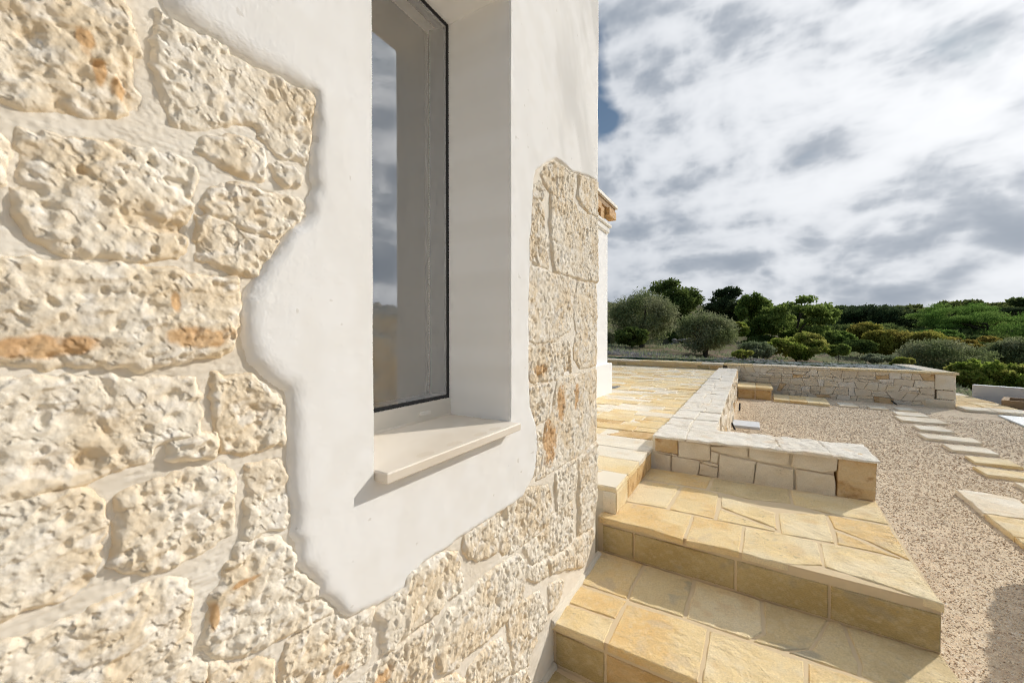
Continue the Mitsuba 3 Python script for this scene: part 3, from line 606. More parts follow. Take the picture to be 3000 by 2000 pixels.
gx, gy = np.meshgrid(np.arange(-0.9, 9.01, 0.05), np.arange(-5, 13.35, 0.05), indexing='ij')
u = np.stack([gx.ravel(), gy.ravel()], 1)
front = 12.70 + (4.0 - u[:, 0]) * 0.158
keep = (u[:, 1] < np.where(u[:, 0] < 4.1, front + 0.2, 12.55)).reshape(gx.shape)
gz = GRAVEL + 0.022 * (f3(gx, gy, 4, 1.6, 3) - 0.5) + 0.012 * (f3(gx, gy, 9, 9, 2) - 0.5)
flat, q = grid_faces(keep)
put('gravel', (np.stack([gx, gy, gz], -1).reshape(-1, 3)[flat], q), 'gravel_skin', smooth=True, kind='structure')
# loose pebbles on top of the gravel, nearest the steps
m = 120000
r = 1.6 + 10.5 * RNG.random(m) ** 1.7
a = RNG.uniform(-0.05, 0.95, m)
px, py = r * np.sin(a), r * np.cos(a)
ok = ((px > 0.80) | ((py > 4.22) & (px > -0.2))) & (px < 5) & (py < 12.9 - 0.16 * px) & ((py < 11.8) | (px > 1.7))
px, py = px[ok], py[ok]
s = RNG.uniform(0.0018, 0.0044, len(px)) * (1 + 0.6 * (RNG.random(len(px)) > 0.97)) * np.clip(np.hypot(px, py) / 3.0, 0.85, 2.6)
octa = np.array([[1, 0, 0], [0, 1, 0], [-1, 0, 0], [0, -1, 0], [0, 0, 1], [0, 0, -1.0]])
face_octa = np.array([[0, 1, 4], [1, 2, 4], [2, 3, 4], [3, 0, 4], [1, 0, 5], [2, 1, 5], [3, 2, 5], [0, 3, 5]])
v = octa[None] * (s[:, None] * RNG.uniform(0.7, 1.35, (len(px), 3)))[:, None] * np.array([1, 1, 0.75])
th = RNG.uniform(0, 6.28, len(px))
v = np.stack([v[..., 0] * np.cos(th)[:, None] - v[..., 1] * np.sin(th)[:, None], v[..., 0] * np.sin(th)[:, None] + v[..., 1] * np.cos(th)[:, None], v[..., 2]], -1)
pz = GRAVEL + 0.022 * (f3(px, py, 4, 1.6, 3) - 0.5) + 0.012 * (f3(px, py, 9, 9, 2) - 0.5)
v += np.stack([px, py, pz + 0.3 * s], -1)[:, None]
tone = RNG.random(len(px))[:, None]
col = np.array([0.56, 0.44, 0.32]) * (1 - tone) + np.array([0.76, 0.66, 0.53]) * tone
col = np.where(RNG.random((len(px), 1)) > 0.9, [0.38, 0.25, 0.16], col)
scene['pebble_skin'] = {'type': 'diffuse', 'reflectance': {'type': 'mesh_attribute', 'name': 'vertex_color'}}
put('pebble', (v.reshape(-1, 3), (face_octa[None] + 6 * np.arange(len(px))[:, None, None]).reshape(-1, 3)), 'pebble_skin', 'gravel', kind='stuff', color=np.repeat(col, 6, 0))

# ---------------------------------------------------------------- the house: core, plaster, mortar, stones, window
WX, OPEN_Y0, OPEN_Y1, OPEN_Z0, OPEN_Z1, CORNER = -0.80, 0.672, 1.332, -0.333, 1.322, 2.412
house = thing('house', 'whitewashed house wall with a tall window and bare tufa stones left showing', 'house')


def corner_drop(y):
    t = np.clip((y - (CORNER - 0.05)) / 0.05, 0, 1)
    return -0.055 * (1 - np.sqrt(np.clip(1 - t * t, 0, 1)))


core = [box(-5.2, -0.86, -4.5, OPEN_Y0 - 0.002, GRAVEL - 0.4, 3.0), box(-5.2, -0.86, OPEN_Y1 + 0.002, CORNER - 0.01, GRAVEL - 0.4, 3.0),
        box(-1.22, -0.86, OPEN_Y0 - 0.002, OPEN_Y1 + 0.002, GRAVEL - 0.4, OPEN_Z0 - 0.03), box(-1.22, -0.86, OPEN_Y0 - 0.002, OPEN_Y1 + 0.002, OPEN_Z1 + 0.002, 3.0)]
put('wall', join(core), 'white_wash', house)
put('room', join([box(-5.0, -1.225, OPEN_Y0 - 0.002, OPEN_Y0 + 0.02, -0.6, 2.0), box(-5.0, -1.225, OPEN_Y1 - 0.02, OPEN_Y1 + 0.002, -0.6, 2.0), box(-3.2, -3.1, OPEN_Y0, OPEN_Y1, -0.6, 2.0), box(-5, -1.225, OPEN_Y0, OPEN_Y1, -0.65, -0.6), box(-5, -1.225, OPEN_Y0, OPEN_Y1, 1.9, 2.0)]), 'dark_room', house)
put('roof', join([bevel_box(-5.4, -0.70, -4.6, CORNER + 0.12, 3.0, 3.12, 0.01)]), 'white_wash', house)

# mortar bed
ys, zs = np.arange(-0.42, CORNER + 0.001, 0.0075), np.arange(GRAVEL - 0.05, 1.95, 0.0075)
gy, gz = np.meshgrid(ys, zs, indexing='ij')
q2 = np.stack([gy.ravel(), gz.ravel()], 1)
full_plaster = PLASTER + [(CORNER + 0.2, PLASTER[-1][1] + 0.05), (CORNER + 0.2, 3.2), (-0.9, 3.2), (-0.9, PLASTER[0][1] + 1.4)]
full_plaster = [(-0.9, 3.2), (PLASTER[0][0] - 0.0, 3.2)] + PLASTER + [(CORNER + 0.3, PLASTER[-1][1] + 0.02), (CORNER + 0.3, 3.2)]
full_plaster = full_plaster[1:]
inp = signed(q2, full_plaster).reshape(gy.shape)
hm = -0.0090 + 0.008 * (f3(gy, gz, 2, 6, 3) - 0.5) + 0.004 * (f3(gy * 0.4, gz, 6, 30, 3) - 0.5) + 0.0012 * (n3(gy * 0.25, gz, 8, 160) - 0.5) + corner_drop(gy)
hm = np.where(inp > -0.05, hm, hm)
for name, poly in WALL_STONES.items():
    poly = np.array(Polygon(poly).buffer(0.009 if name[0] == 'L' else 0.012).exterior.coords)[:-1]
    lo, hi = np.array(poly).min(0), np.array(poly).max(0)
    near_ = np.flatnonzero((q2 > lo).all(1) & (q2 < hi).all(1))
    if len(near_):
        ds = signed(q2[near_], poly) + 0.012 * (f3(q2[near_, 0], q2[near_, 1], 5, 24, 3) - 0.5)
        hm.reshape(-1)[near_] -= 0.030 * soft(0.006, 0.030, ds)
flat, q = grid_faces(inp < 0.05)
put('mortar', (np.stack([WX + hm, gy, gz], -1).reshape(-1, 3)[flat], q), 'mortar_skin', house, smooth=True)

# plaster sheet with rounded broken edges and the window opening
step = 0.0075


def line(a, b):
    return np.linspace(a, b, max(2, int(round((b - a) / step)) + 1))


ys = np.unique(np.round(np.concatenate([line(-0.45, OPEN_Y0), [OPEN_Y0 - 0.003], line(OPEN_Y0, OPEN_Y1), [OPEN_Y1 + 0.003], line(OPEN_Y1, CORNER)]), 5))
zs = np.unique(np.round(np.concatenate([line(-1.0, OPEN_Z0 - 0.02), line(OPEN_Z0 - 0.02, OPEN_Z1), line(OPEN_Z1, 3.0)]), 5))
gy, gz = np.meshgrid(ys, zs, indexing='ij')
q2 = np.stack([gy.ravel(), gz.ravel()], 1)
d = signed(q2, full_plaster).reshape(gy.shape) + 0.012 * (f3(gy, gz, 12, 22, 3) - 0.5) + 0.006 * (f3(gy, gz, 13, 75, 2) - 0.5)
left = soft(0.75, 0.45, gy)
vary = f3(gy, gz, 14, 6, 3)
r = (0.010 + 0.026 * left) * (0.35 + 1.5 * vary)
fall = 0.012 + 0.016 * left
t = np.clip(d / r, 0, 1)
h = 0.002 + 0.008 * left + 0.007 * (f3(gy, gz, 15, 4, 3) - 0.5) + 0.0016 * (f3(gy, gz, 18, 30, 2) - 0.5) - fall * (1 - np.sqrt(np.clip(1 - (1 - t) ** 2, 0, 1))) - np.clip(-d, 0, 1) * 2.0
h += corner_drop(gy)
inside = (gy > OPEN_Y0 - 1e-6) & (gy < OPEN_Y1 + 1e-6) & (gz > OPEN_Z0 - 0.021) & (gz < OPEN_Z1 + 1e-6)
rim = (np.abs(gy - OPEN_Y0) < 1e-5) | (np.abs(gy - OPEN_Y1) < 1e-5) | (np.abs(gz - OPEN_Z1) < 1e-5)
h = np.where(inside & rim, -0.005, h)
strict = (gy > OPEN_Y0 + 1e-5) & (gy < OPEN_Y1 - 1e-5) & (gz > OPEN_Z0 - 0.0195) & (gz < OPEN_Z1 - 1e-5)
flat, q = grid_faces((d > -0.010))
f_in = strict.ravel()[flat]
cen = q2[flat][q].mean(1)
in_open = (cen[:, 0] > OPEN_Y0) & (cen[:, 0] < OPEN_Y1) & (cen[:, 1] > OPEN_Z0 - 0.02) & (cen[:, 1] < OPEN_Z1)
put('plaster', (np.stack([WX + h, gy, gz], -1).reshape(-1, 3)[flat], q[~in_open]), 'plaster_skin', house, smooth=50)
x0, x1 = -1.112, WX - 0.005
reveal = [(np.array([[x1, OPEN_Y1, OPEN_Z0 - 0.02], [x0, OPEN_Y1, OPEN_Z0 - 0.02], [x0, OPEN_Y1, OPEN_Z1], [x1, OPEN_Y1, OPEN_Z1]]), np.array([[0, 1, 2, 3]])),
          (np.array([[x1, OPEN_Y0, OPEN_Z0 - 0.02], [x0, OPEN_Y0, OPEN_Z0 - 0.02], [x0, OPEN_Y0, OPEN_Z1], [x1, OPEN_Y0, OPEN_Z1]]), np.array([[3, 2, 1, 0]])),
          (np.array([[x1, OPEN_Y0, OPEN_Z1], [x0, OPEN_Y0, OPEN_Z1], [x0, OPEN_Y1, OPEN_Z1], [x1, OPEN_Y1, OPEN_Z1]]), np.array([[3, 2, 1, 0]]))]
put('reveal', join(reveal), 'plaster_skin', house)
put('sill', bevel_box(-1.12, -0.752, OPEN_Y0 + 0.001, OPEN_Y1 - 0.001, -0.361, OPEN_Z0, 0.0035), 'sill_stone', house, label='pale stone window sill with faint stains along its front edge')
window = house + '__window'
labels[window] = {'label': 'tall fixed window reflecting clouds and a boulder'}
put('frame', join([bevel_box(-1.16, -1.098, OPEN_Y0, OPEN_Y1, OPEN_Z0 - 0.01, -0.262, 0.002)]), 'cream_paint', window)
put('gasket', join([box(-1.130, -1.106, 0.673, 1.331, -0.2618, -0.249), box(-1.130, -1.106, 1.3228, 1.3315, -0.249, OPEN_Z1 - 0.0005), box(-1.130, -1.106, 0.673, 1.3228, OPEN_Z1 - 0.009, OPEN_Z1 - 0.0005)]), 'black_rubber', window)
put('spacer', join([box(-1.20, -1.1162, 1.314, 1.3335, -0.262, OPEN_Z1 + 0.001), box(-1.20, -1.1162, 0.6705, 0.69, -0.262, OPEN_Z1 + 0.001), box(-1.150, -1.1162, 0.69, 1.312, -0.2490, -0.238), box(-1.150, -1.1162, 0.69, 1.314, OPEN_Z1 - 0.02, OPEN_Z1 + 0.001)]), 'grey_spacer', window)
put('pane', (np.array([[-1.110, 0.673, -0.2485], [-1.110, 1.3227, -0.2485], [-1.110, 1.3227, OPEN_Z1 - 0.009], [-1.110, 0.673, OPEN_Z1 - 0.009]]), np.array([[0, 1, 2, 3]])), 'window_glass', window)
put('drain_cap', bevel_box(-1.0982, -1.090, 1.14, 1.20, -0.310, -0.295, 0.002), 'cream_plastic', window)
put('caulk', join([box(-1.1, -1.094, OPEN_Y0 + 0.002, OPEN_Y1 - 0.002, OPEN_Z0, OPEN_Z0 + 0.006)]), 'mortar_skin', house)

# tufa stones, each one a rough face standing out of the mortar
for k, (name, poly) in enumerate(WALL_STONES.items()):
    poly = np.array(Polygon(poly).buffer(0.009 if name[0] == 'L' else 0.012).exterior.coords)[:-1]
    near = poly[:, 0].mean() < 0.62
    s = 0.0027 if near else 0.0040 if poly[:, 0].mean() < 1.6 else 0.006
    y0, z0 = poly.min(0) - 0.012
    y1, z1 = poly.max(0) + 0.012
    gy, gz = np.meshgrid(np.arange(max(y0, -0.42), min(y1, CORNER), s), np.arange(z0, z1, s), indexing='ij')
    d = signed(np.stack([gy.ravel(), gz.ravel()], 1), poly).reshape(gy.shape)
    d = d + 0.014 * (f3(gy, gz, 31 + k, 26, 3) - 0.5) + 0.008 * (n3(gy, gz, 33, 95) - 0.5)
    rough_k = RNG.uniform(0.8, 1.25)
    amp = 1.0 if near else 0.72
    mask = soft(0.42, 0.62, f3(gy, gz, 71 + k, 7, 2))
    hole = soft(0.70, 0.84, n3(gy, gz, 50 + k, 52)) * 0.006 * mask + soft(0.76, 0.87, n3(gy, gz, 70 + k, 17)) * 0.015 * mask
    pit = soft(0.58, 0.80, f3(gy * 0.9 + gz * 0.4, gz * 0.7 - gy * 0.3, 90 + k, 75, 2)) * (0.0055 if near else 0.010)
    chisel = (f3(gy * 0.9 - gz * 0.5, gz * 0.45 + gy * 0.3, 110 + k, 85, 3) - 0.5) * (0.009 if near else 0.020)
    strata = f3(gy * 0.55 + 0.25 * gz, gz - 0.2 * gy, 140 + k, 17, 4) * 7 + 0.8 * f3(gy, gz, 150 + k, 60, 2)
    ledge = (np.floor(strata) + soft(0.32, 0.62, strata % 1) - 3.9) * 0.0030
    body = 0.012 * (f3(gy, gz, 160 + k, 7, 2) - 0.5) + 0.006 * (f3(gy, gz, 180 + k, 36, 3) - 0.5) + ledge + 0.003
    prot = RNG.uniform(-0.006, 0.002)
    face = prot + amp * (rough_k * (body + chisel) - rough_k * (hole + pit))
    edge = soft(-0.003, 0.013, d)
    h = -0.018 + (0.018 + face) * np.sqrt(np.clip(edge, 0, 1)) - np.clip(-d, 0, 0.02) * 0.6
    h += corner_drop(gy)
    flat, q = grid_faces(d > -0.010)
    if len(q):
        put('stone', (np.stack([WX + h, gy, gz], -1).reshape(-1, 3)[flat], q), 'tufa_stone', house, smooth=True)

# ---------------------------------------------------------------- stone steps
Z_ONE, Z_TWO, Z_THREE, Z_TERRACE = -1.156, -1.380, -1.598, -0.975
steps = thing('stone_steps', 'three broad yellow flagstone steps climbing beside the house wall', 'steps')
put('bed', join([extrude([(-0.83, 2.484), (0.725, 2.425), (0.775, 3.72), (-0.83, 3.70)], GRAVEL - 0.1, Z_ONE - 0.004), extrude([(-0.83, 1.757), (0.70, 1.715), (0.728, 2.424), (-0.83, 2.483)], GRAVEL - 0.1, Z_TWO - 0.004),
                  extrude([(-0.83, 1.05), (0.66, 1.02), (0.70, 1.714), (-0.83, 1.756)], GRAVEL - 0.1, Z_THREE - 0.004)]), 'joint_mortar', steps)
KIND_ONE = dict(a='flag_yellow', b='flag_yellow', c='flag_cream', d='flag_cream', e='flag_cream', f='flag_yellow', g='flag_cream', h='flag_cream', i='flag_cream', j='flag_yellow', k='flag_yellow', l='flag_yellow', m='flag_worn', n='flag_cream')
KIND_TWO = dict(a='flag_yellow', b='flag_worn', c='flag_cream', d='flag_worn', e='flag_worn', f='flag_worn', g='flag_cream', h='flag_yellow', i='flag_yellow', j='flag_cream', k='flag_yellow', l='flag_cream')
for z, slabs, kinds, edge in ((Z_ONE, TREAD_ONE, KIND_ONE, 'abcd'), (Z_TWO, TREAD_TWO, KIND_TWO, 'gijk')):
    for k, (name, poly) in enumerate(slabs.items()):
        p = np.array(poly)
        if name in edge:  # the nosing row overhangs its riser a little
            low = p[:, 1] < p[:, 1].min() + 0.12
            p[low, 1] -= 0.006
        p[p[:, 0] < -0.70, 0] = -0.815
        p = shrink(p, 0.0022)
        v, f = frame(prism(p, 0.034 if name in edge else 0.03, 0.004, 0.017, 0.0065, 0.004, 300 + k, RNG.normal(0, 0.004, 2)), (0, 0, z + 0.001), (1, 0, 0), (0, 1, 0), (0, 0, 1))
        put('slab', (v, f), kinds[name], steps, smooth=35)
for k, (xa, xb) in enumerate(((-0.80, -0.50), (-0.49, 0.02), (0.03, 0.66))):
    p = [(xa, 1.06), (xb, 1.05), (xb, 1.70), (xa, 1.74)]
    put('slab', frame(prism(shrink(p, 0.004), 0.03, 0.005, 0.03, 0.005, 0.004, 340 + k), (0, 0, Z_THREE), (1, 0, 0), (0, 1, 0), (0, 0, 1)), ('flag_olive', 'flag_cream', 'flag_yellow')[k], steps, smooth=35)


def riser(xs, ya, slope, z0, z1, kinds, seed):
    for k in range(len(xs) - 1):
        p = shrink([(xs[k], z0), (xs[k + 1], z0), (xs[k + 1], z1), (xs[k], z1)], 0.006)
        put('riser_stone', frame(prism(p, 0.03, 0.004, 0.03, 0.003, 0.003, seed + k, RNG.normal(0, 0.01, 2)), (0, ya, 0), (1, slope, 0), (0, 0, 1), (0, -1, 0)), kinds[k], steps, smooth=35)


riser((-0.80, -0.599, -0.053, 0.344, 0.728), 2.441, -0.040, Z_TWO + 0.006, Z_ONE - 0.046, ('flag_olive', 'flag_olive', 'flag_olive', 'flag_olive'), 400)
riser((-0.80, -0.548, 0.05, 0.68), 1.727, -0.028, Z_THREE + 0.006, Z_TWO - 0.046, ('flag_olive', 'flag_amber', 'flag_amber'), 420)
fil = np.linspace(0, 1, 9)[:, None]
put('fillet', join([tube(np.array([-0.805, 1.00, Z_THREE]) * (1 - fil) + np.array([-0.805, 1.75, Z_THREE]) * fil + 0.004 * np.sin(fil * 19), np.full(9, 0.02)), tube(np.array([-0.812, 1.73, Z_TWO - 0.004]) * (1 - fil) + np.array([-0.812, 2.44, Z_TWO - 0.004]) * fil, np.full(9, 0.024))]), 'joint_pale', steps, smooth=True)

# ---------------------------------------------------------------- terrace paving
FALL = 0.003


def fall(vf):
    v, f = vf
    v = v.copy()
    v[:, 2] -= FALL * np.maximum(v[:, 1] - 2.5, 0)
    return v, f


put('terrace', fall(extrude([(-6.2, 2.56), (-0.738, 2.56), (-0.738, 3.62), (-0.60, 3.66), (-0.60, 12.1), (-0.26, 12.1), (-0.26, 13.35), (-6.2, 14.3)], GRAVEL - 0.3, Z_TERRACE - 0.006)), 'joint_pale', kind='structure')
y, row, count = 2.542, 0, 0
while y < 13.9 and count < 290:
    depth = RNG.uniform(0.19, 0.30) if y > 3.3 else RNG.uniform(0.26, 0.33)
    xr = -0.720 if y < 3.62 else -0.70 if y < 12.25 else -0.27
    if y + depth > 3.64 and y < 3.62:
        depth = 3.635 - y
    left_end = max(-5.6, -0.335 * (y + depth) - 0.75)
    x = xr
    skew = RNG.normal(0, 0.006)
    while x > left_end and count < 290:
        w = RNG.uniform(0.28, 0.72) if y > 3.3 else RNG.uniform(0.5, 0.9)
        yf = 12.70 + (4.0 - x) * 0.158 - 0.03
        ya, yb = y + 0.004, min(y + depth - 0.004, yf)
        if yb - ya > 0.08:
            p = [(x - w + 0.006, ya - skew), (x - 0.006, ya), (x - 0.006, yb), (x - w + 0.006, yb - skew)]
            kind = RNG.choice(['flag_cream', 'flag_pale', 'flag_yellow', 'flag_amber'], p=[0.55, 0.28, 0.14, 0.03])
            put('slab', fall(frame(prism(p, 0.034, 0.005, 0.12 if y > 5 else 0.05, 0.003, 0.007, count, RNG.normal(0, 0.012, 2) * [1, 1.2]), (0, 0, Z_TERRACE + RNG.normal(0, 0.0025)), (1, 0, 0), (0, 1, 0), (0, 0, 1))), str(kind), 'terrace', smooth=35)
            count += 1
        x -= w
    y += depth
    row += 1
# the terrace edge beside the steps: pale nosing over amber riser stones
for k, (ya, yb) in enumerate(((2.548, 2.83), (2.835, 3.12), (3.125, 3.43), (3.435, 3.62))):
    p = shrink([(ya, Z_ONE + 0.004), (yb, Z_ONE + 0.004), (yb, Z_TERRACE - 0.038), (ya, Z_TERRACE - 0.038)], 0.004)
    put('edge_stone', frame(prism(p, 0.03, 0.004, 0.03, 0.004, 0.003, 450 + k), (-0.728, 0, 0), (0, 1, 0), (0, 0, 1), (1, 0, 0)), ('flag_cream', 'flag_amber', 'flag_amber', 'flag_amber')[k], 'terrace', smooth=35)
p = shrink([(-0.82, Z_ONE + 0.002), (-0.732, Z_ONE + 0.002), (-0.732, Z_TERRACE - 0.038), (-0.82, Z_TERRACE - 0.038)], 0.002)
put('edge_stone', frame(prism(p, 0.03, 0.003, 0.03, 0.003, 0.002, 460), (0, 2.546, 0), (1, 0, 0), (0, 0, 1), (0, -1, 0)), 'flag_pale', 'terrace', smooth=35)
grate = thing('drain_grate', 'small dark metal drain grate set in the terrace paving beside the white plinth', 'drain grate')
put('frame', join([box(-2.40, -2.18, 7.50, 7.515, -0.995, -0.985), box(-2.40, -2.18, 7.865, 7.88, -0.995, -0.985), box(-2.40, -2.385, 7.515, 7.865, -0.995, -0.985), box(-2.195, -2.18, 7.515, 7.865, -0.995, -0.985)]), 'steel', grate)
for yb in np.arange(7.535, 7.86, 0.036):
    put('bar', box(-2.385, -2.195, yb, yb + 0.016, -0.994, -0.9865), 'steel', grate)

# ---------------------------------------------------------------- low end wall across the terrace edge (front face of dry stones)
low = thing('low_wall', 'low dry stone wall ending in a rusty square block above the upper step', 'wall')
E0 = np.array([-0.725, 3.627, 0.0])
EU = np.array([0.99912, 0.0421, 0.0])
EN = np.array([0.0421, -0.99912, 0.0])
TOP = -0.866
a, b = E0 - EN * 0.028, E0 + EU * 1.27 - EN * 0.028
put('core', extrude([a[:2], b[:2], (b + np.array([0.0, 0.44, 0]))[:2], (-0.725, 4.13)], GRAVEL - 0.05, TOP - 0.008), 'joint_pale', low)
for k, (name, poly) in enumerate(BENCH_FRONT.items()):
    p = np.array(poly)
    p[:, 1] = np.minimum(p[:, 1], TOP - 0.008)
    if name[0] == 'b' and len(name) == 2 and name not in ('b0', 'b3', 'b4'):
        p[p[:, 1] < -1.10, 1] -= 0.02
    big = name == 'B6'
    mat = 'limestone_rust' if name in ('B1', 'B6') else 'limestone'
    put('stone', frame(prism(shrink(p, 0.0006) or p, 0.47 if big else 0.08, 0.0035, 0.016, 0.007, 0.003, 500 + k, RNG.normal(0, 0.02, 2)), E0, EU, (0, 0, 1), EN), mat, low, smooth=35,
        label='rusty square end block' if big else 'amber corner stone' if name == 'B1' else None)
XS = [-0.715, -0.45, 0.22, 0.53, 0.795]
for k in range(4):
    xa, xb = XS[k], XS[k + 1]
    ya, yb = 3.607 + 0.0421 * (xa + 0.725), 3.607 + 0.0421 * (xb + 0.725)
    p = [(xa + 0.0003, ya), (xb - 0.0003, yb), (xb - 0.0003 - 0.03 * (k < 3), 4.163), (xa + 0.0003 - 0.03 * (k > 0), 4.158)]
    put('coping_stone', frame(prism(p, 0.018, 0.004, 0.014, 0.015, 0.014, 530 + k, RNG.normal(0, 0.006, 2)), (0, 0, TOP), (1, 0, 0), (0, 1, 0), (0, 0, 1)), 'limestone_rough', low, smooth=35)

# parapet running along the terrace edge to the pool
par = thing('parapet_wall', 'long low parapet of rough pale stones running along the terrace to the pool', 'wall')
put('core', box(-0.69, -0.285, 4.14, 12.19, GRAVEL - 0.05, TOP - 0.010), 'joint_pale', par)
y = 4.165
k = 0
while y < 12.2:
    w = min(RNG.uniform(0.30, 0.55), 12.21 - y)
    if 12.21 - (y + w) < 0.15:
        w = 12.21 - y
    cut = RNG.uniform(-0.56, -0.40)
    for xa, xb in ((-0.712, cut), (cut, -0.257)):
        s = RNG.normal(0, 0.02)
        p = [(xa + 0.002, y + 0.002), (xb - 0.002, y + 0.002 + s * 0.3), (xb - 0.002, y + w - 0.002 + s * 0.3), (xa + 0.002, y + w - 0.002)]
        put('coping_stone', frame(prism(p, 0.02, 0.005, 0.022 if y < 6.5 else 0.06, 0.012, 0.016, 560 + k, RNG.normal(0, 0.012, 2)), (0, 0, TOP + RNG.normal(0, 0.003)), (1, 0, 0), (0, 1, 0), (0, 0, 1)), 'limestone_rough', par, smooth=35)
        k += 1
    y += w


def rubble(u0, u1, v0, v1, cu, cv, seed):
    """Roughly coursed fitted stones: wavy beds, slanting ends, some stones split into thin ones."""
    rng = np.random.default_rng(seed)
    rows = max(2, int(round((v1 - v0) / cv)))
    beds = np.linspace(v0, v1, rows + 1)
    beds[1:-1] += rng.normal(0, 0.12 * cv, rows - 1)

    def bed(r_, u):
        return beds[r_] + (0 if r_ in (0, rows) else 0.55 * cv * (2 * meshkit.fbm(np.array([[u * 1.9, r_ * 5.3, seed]]), 3, seed)[0] - 1))

    for r_ in range(rows):
        u, lean = u0, 0.0
        while u < u1 - 1e-6:
            w = cu * rng.uniform(0.45, 1.55)
            e = u1 if u + w > u1 - 0.3 * cu else u + w
            lean2 = 0.0 if e == u1 else rng.normal(0, 0.028)
            low = [(u - lean, bed(r_, u)), ((u + e) / 2, bed(r_, (u + e) / 2)), (e - lean2, bed(r_, e))]
            top = [(e + lean2, bed(r_ + 1, e)), ((u + e) / 2, bed(r_ + 1, (u + e) / 2)), (u + lean, bed(r_ + 1, u))]
            if rng.random() < 0.26 and w > 0.6 * cu:
                t = rng.uniform(0.3, 0.7)
                mid = [(a_[0] * (1 - t) + b_[0] * t, a_[1] * (1 - t) + b_[1] * t + rng.normal(0, 0.006)) for a_, b_ in zip(low, top[::-1])]
                yield low + mid[::-1]
                yield mid + top
            else:
                yield low + top
            u, lean = e, lean2


for k, p in enumerate(rubble(3.95, 12.2, GRAVEL - 0.02, TOP - 0.02, 0.24, 0.155, 5)):
    p = shrink(p, 0.003)
    if p:
        put('stone', frame(prism(p, 0.05, 0.005, 0.14, 0.006, 0.006, 700 + k, RNG.normal(0, 0.06, 2)), (-0.259 + RNG.normal(0, 0.006), 0, 0), (0, 1, 0), (0, 0, 1), (1, 0, 0)), str(RNG.choice(['limestone', 'limestone_rough', 'flag_pale', 'limestone_rust'], p=[0.5, 0.25, 0.2, 0.05])), par, smooth=35)

# ---------------------------------------------------------------- pool
pool = thing('swimming_pool', 'raised infinity pool behind the yard with a dry stone retaining wall', 'pool')
SL = -0.158
PU = np.array([1, SL, 0]) / math.hypot(1, SL)
PN = np.array([SL, -1, 0]) / math.hypot(1, SL)


def pf(x):
    return 12.70 + (4.0 - x) * 0.158


P0 = np.array([0.0, pf(0.0), 0.0])
scale = math.hypot(1, SL)
PTOP = -0.811
put('core', extrude([(-6.0, pf(-6.0) + 0.05), (3.95, pf(3.95) + 0.05), (3.95, 15.72), (3.64, 15.72), (3.54, pf(3.6) + 0.42), (-6.0, pf(-6.0) + 0.42)], -2.6, PTOP - 0.05), 'dry_gap', pool)
for k, p in enumerate(rubble(-0.55 * scale, 3.66 * scale, GRAVEL - 0.03, PTOP - 0.05, 0.235, 0.152, 11)):
    p = shrink(p, 0.003)
    if p:
        x = np.mean([q_[0] for q_ in p])
        put('stone', frame(prism(p, 0.05, 0.005, 0.10, 0.006, 0.004, 900 + k, RNG.normal(0, 0.05, 2)), P0 + PN * RNG.normal(0, 0.006), PU, (0, 0, 1), PN), str(RNG.choice(['limestone', 'limestone_rough', 'flag_pale', 'limestone_rust'], p=[0.5, 0.25, 0.2, 0.05])), pool, smooth=35)
for k, (u0, z0, z1) in enumerate(((3.66, -1.215, PTOP - 0.05), (3.69, -1.425, -1.22), (3.50, -1.66, -1.43))):
    p = shrink([(u0 * scale, z0), (3.985 * scale, z0), (3.985 * scale, z1), (u0 * scale, z1)], 0.004)
    put('corner_block', frame(prism(p, 0.36, 0.008, 0.1, 0.004, 0.003, 1000 + k), P0 + PN * 0.012, PU, (0, 0, 1), PN), 'flag_pale', pool, smooth=35)
x = -5.6
k = 0
while x < 4.0:
    w = RNG.uniform(0.45, 0.85)
    xe = min(x + w, 4.02)
    if 4.02 - xe < 0.3:
        xe = 4.02
    front_over = 0.045
    p = [(x + 0.003, pf(x) - front_over), (xe - 0.003, pf(xe) - front_over), (xe - 0.003, pf(xe) + 0.40), (x + 0.003, pf(x) + 0.40)]
    put('coping_slab', frame(prism(p, 0.05, 0.007, 0.09, 0.004, 0.008, 1020 + k, RNG.normal(0, 0.006, 2)), (0, 0, PTOP + RNG.normal(0, 0.002)), (1, 0, 0), (0, 1, 0), (0, 0, 1)), 'flag_pale' if RNG.random() < 0.5 else 'flag_cream', pool, smooth=35)
    x, k = xe, k + 1
y = pf(3.8) + 0.40
while y < 15.7:
    w = RNG.uniform(0.5, 0.8)
    ye = min(y + w, 15.75)
    put('coping_slab', frame(prism([(3.62, y + 0.003), (4.02, y + 0.003), (4.02, ye - 0.003), (3.62, ye - 0.003)], 0.05, 0.007, 0.1, 0.004, 0.006, 1050 + k), (0, 0, PTOP), (1, 0, 0), (0, 1, 0), (0, 0, 1)), 'flag_pale', pool, smooth=35)
    y, k = ye, k + 1
x = -5.6
k = 0
while x < -0.72:
    w = min(RNG.uniform(0.3, 0.5), -0.715 - x)
    p = shrink([(x * scale, Z_TERRACE - 0.045), ((x + w) * scale, Z_TERRACE - 0.045), ((x + w) * scale, PTOP - 0.07), (x * scale, PTOP - 0.07)], 0.014)
    if p:
        put('kerb_stone', frame(prism(p, 0.03, 0.004, 0.1, 0.003, 0.004, 1070 + k), P0 + PN * 0.006, PU, (0, 0, 1), PN), RNG.choice(['flag_amber', 'flag_olive', 'flag_yellow']).item(), pool, smooth=35)
    x, k = x + w, k + 1
put('kerb_mortar', extrude([(-5.6, pf(-5.6)), (-0.66, pf(-0.66)), (-0.66, pf(-0.66) + 0.05), (-5.6, pf(-5.6) + 0.05)], Z_TERRACE - 0.15, PTOP - 0.055), 'joint_mortar', pool)
